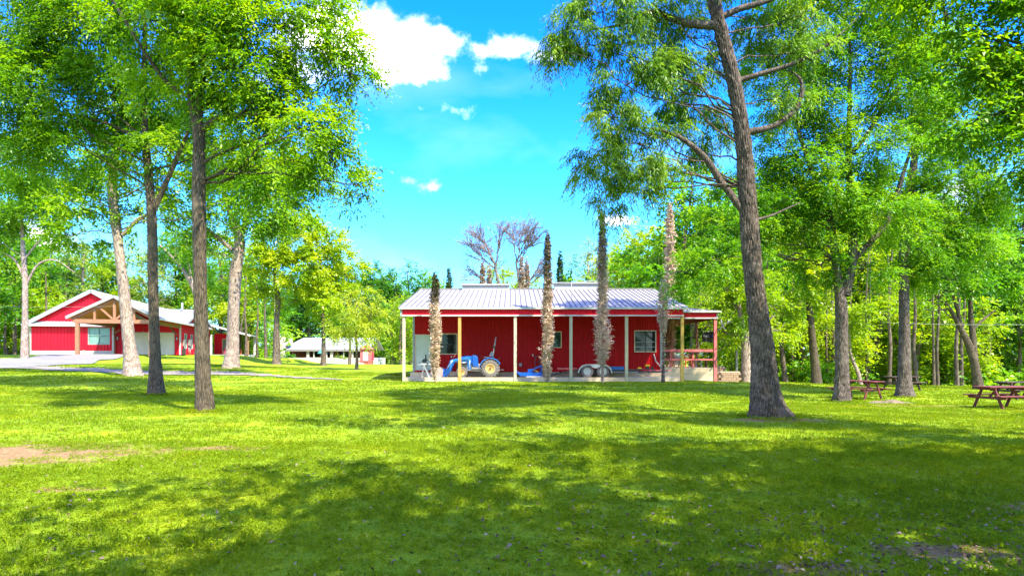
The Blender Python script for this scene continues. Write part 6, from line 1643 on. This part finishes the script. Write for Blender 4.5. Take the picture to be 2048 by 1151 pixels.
# undergrowth at the wood edge on the right
B = []
for _ in range(120):
    px = 1490+900*g.random(); d = 46+10*g.random(); q = P(px, 700, d); s_ = .5+.7*g.random()
    B.append((np.array([q[0], d, g1(q[0], d)+s_*.5]), (s_*1.3, s_*1.3, s_), .8))
for _ in range(70):
    px = -200+760*g.random(); d = 90+8*g.random(); q = P(px, 700, d); s_ = .7+.8*g.random()
    B.append((np.array([q[0], d, g1(q[0], d)+s_*.5]), (s_*1.3, s_*1.3, s_), .8))
Q, T = blob_sprays(B, 2.2, .8, 8, .27, .16, .2, g, 0, .5)
tag(link('undergrowth', quads_mesh('undergrowth', Q, T), M['leafG']), 'low leafy undergrowth along the foot of the wood', 'undergrowth', None, 'stuff')
# shrubs by the lodge
for (px, row, w, h, m, lab) in ((582, 716, 9, 8, 'leafB', 'round dark green shrub at the left end of the lodge porch'), (680, 716, 14, 4, 'leafP', 'pale tufted plants above the low wall by the lodge')):
    q = P(px, row, DL-4); r_2 = w*kL; t = empty('shrub', q, 0, lab, 'shrub')
    Q, T = blob_sprays([((0, 0, h*kL*.4), (r_2*.8, r_2*.6, h*kL*.6), 1.2)], 9, .5, 8, .2, .1, .1, g, 0, .4); link('foliage', quads_mesh('foliage', Q, T), M[m], t)
    link('stems', twig_mesh('stems', [wander((0, 0, -1.0), (g.normal()*.4, g.normal()*.3, h*kL*.5), g, 4, .1) for _ in range(6)], [.03]*6, [.01]*6), M['barkfar'], t)
# trees behind and beside the camera whose shade lies over the lawn
lp = proto_tree('lawn_tree', 14, 5.6, 20, M['leafR'], M['barkmid'], 401, .24, 1.55, 'round', .36)
shade = [((10.5, 2.0), 0), ((16, 4), 0), ((6.2, -1.8), 1), ((-1.0, -5.0), 0), ((24, 10), 0)]
for i, (xy, k) in enumerate(shade):
    o = lp if i == 0 else copy_tree(lp)
    o.location = (xy[0], xy[1], g1(*xy)-.1); o.rotation_euler = (0, 0, gr_.random()*2*PI); s_ = .95+.15*gr_.random(); o.scale = (s_, s_, s_)
    tag(o, 'tall lawn tree around the viewpoint, outside the view', 'tree', 'trees around the viewpoint')

# unmown tufts round the feet of the near trees
g = np.random.default_rng(91); O = []; 
for (px, row, d, r) in ((1540, 836, 16.5, .75), (411, 822, 16, .36), (313, 790, 21.8, .34), (1684, 803, 25, .42), (1810, 794, 28, .5), (1778, 806, 24.3, 1.0), (266, 752, 32, .6), (463, 739, 40, .6)):
    b = P(px, row, d); n = 420; a = g.random(n)*2*PI; q = r*(.85+.55*g.random(n)**1.5)
    x = b[0]+np.cos(a)*q; y = b[1]+np.sin(a)*q*.9; keep = np.sin(a*3+px)+g.random(n)*1.6 > .2
    O.append(np.stack([x, y, gz(x, y)], 1)[keep])
O = np.concatenate(O); n = len(O)
q, tt = sprays(O, unit(np.stack([g.normal(size=n)*.35, g.normal(size=n)*.35, np.ones(n)], 1)), np.full(n, .03), 4, .11, .012, -.2, g, g.random(n)*.6)
tag(link('tufts_of_grass', quads_mesh('tufts_of_grass', q, tt), M['blade']), 'longer unmown grass around the feet of the tree trunks', 'grass', None, 'stuff')
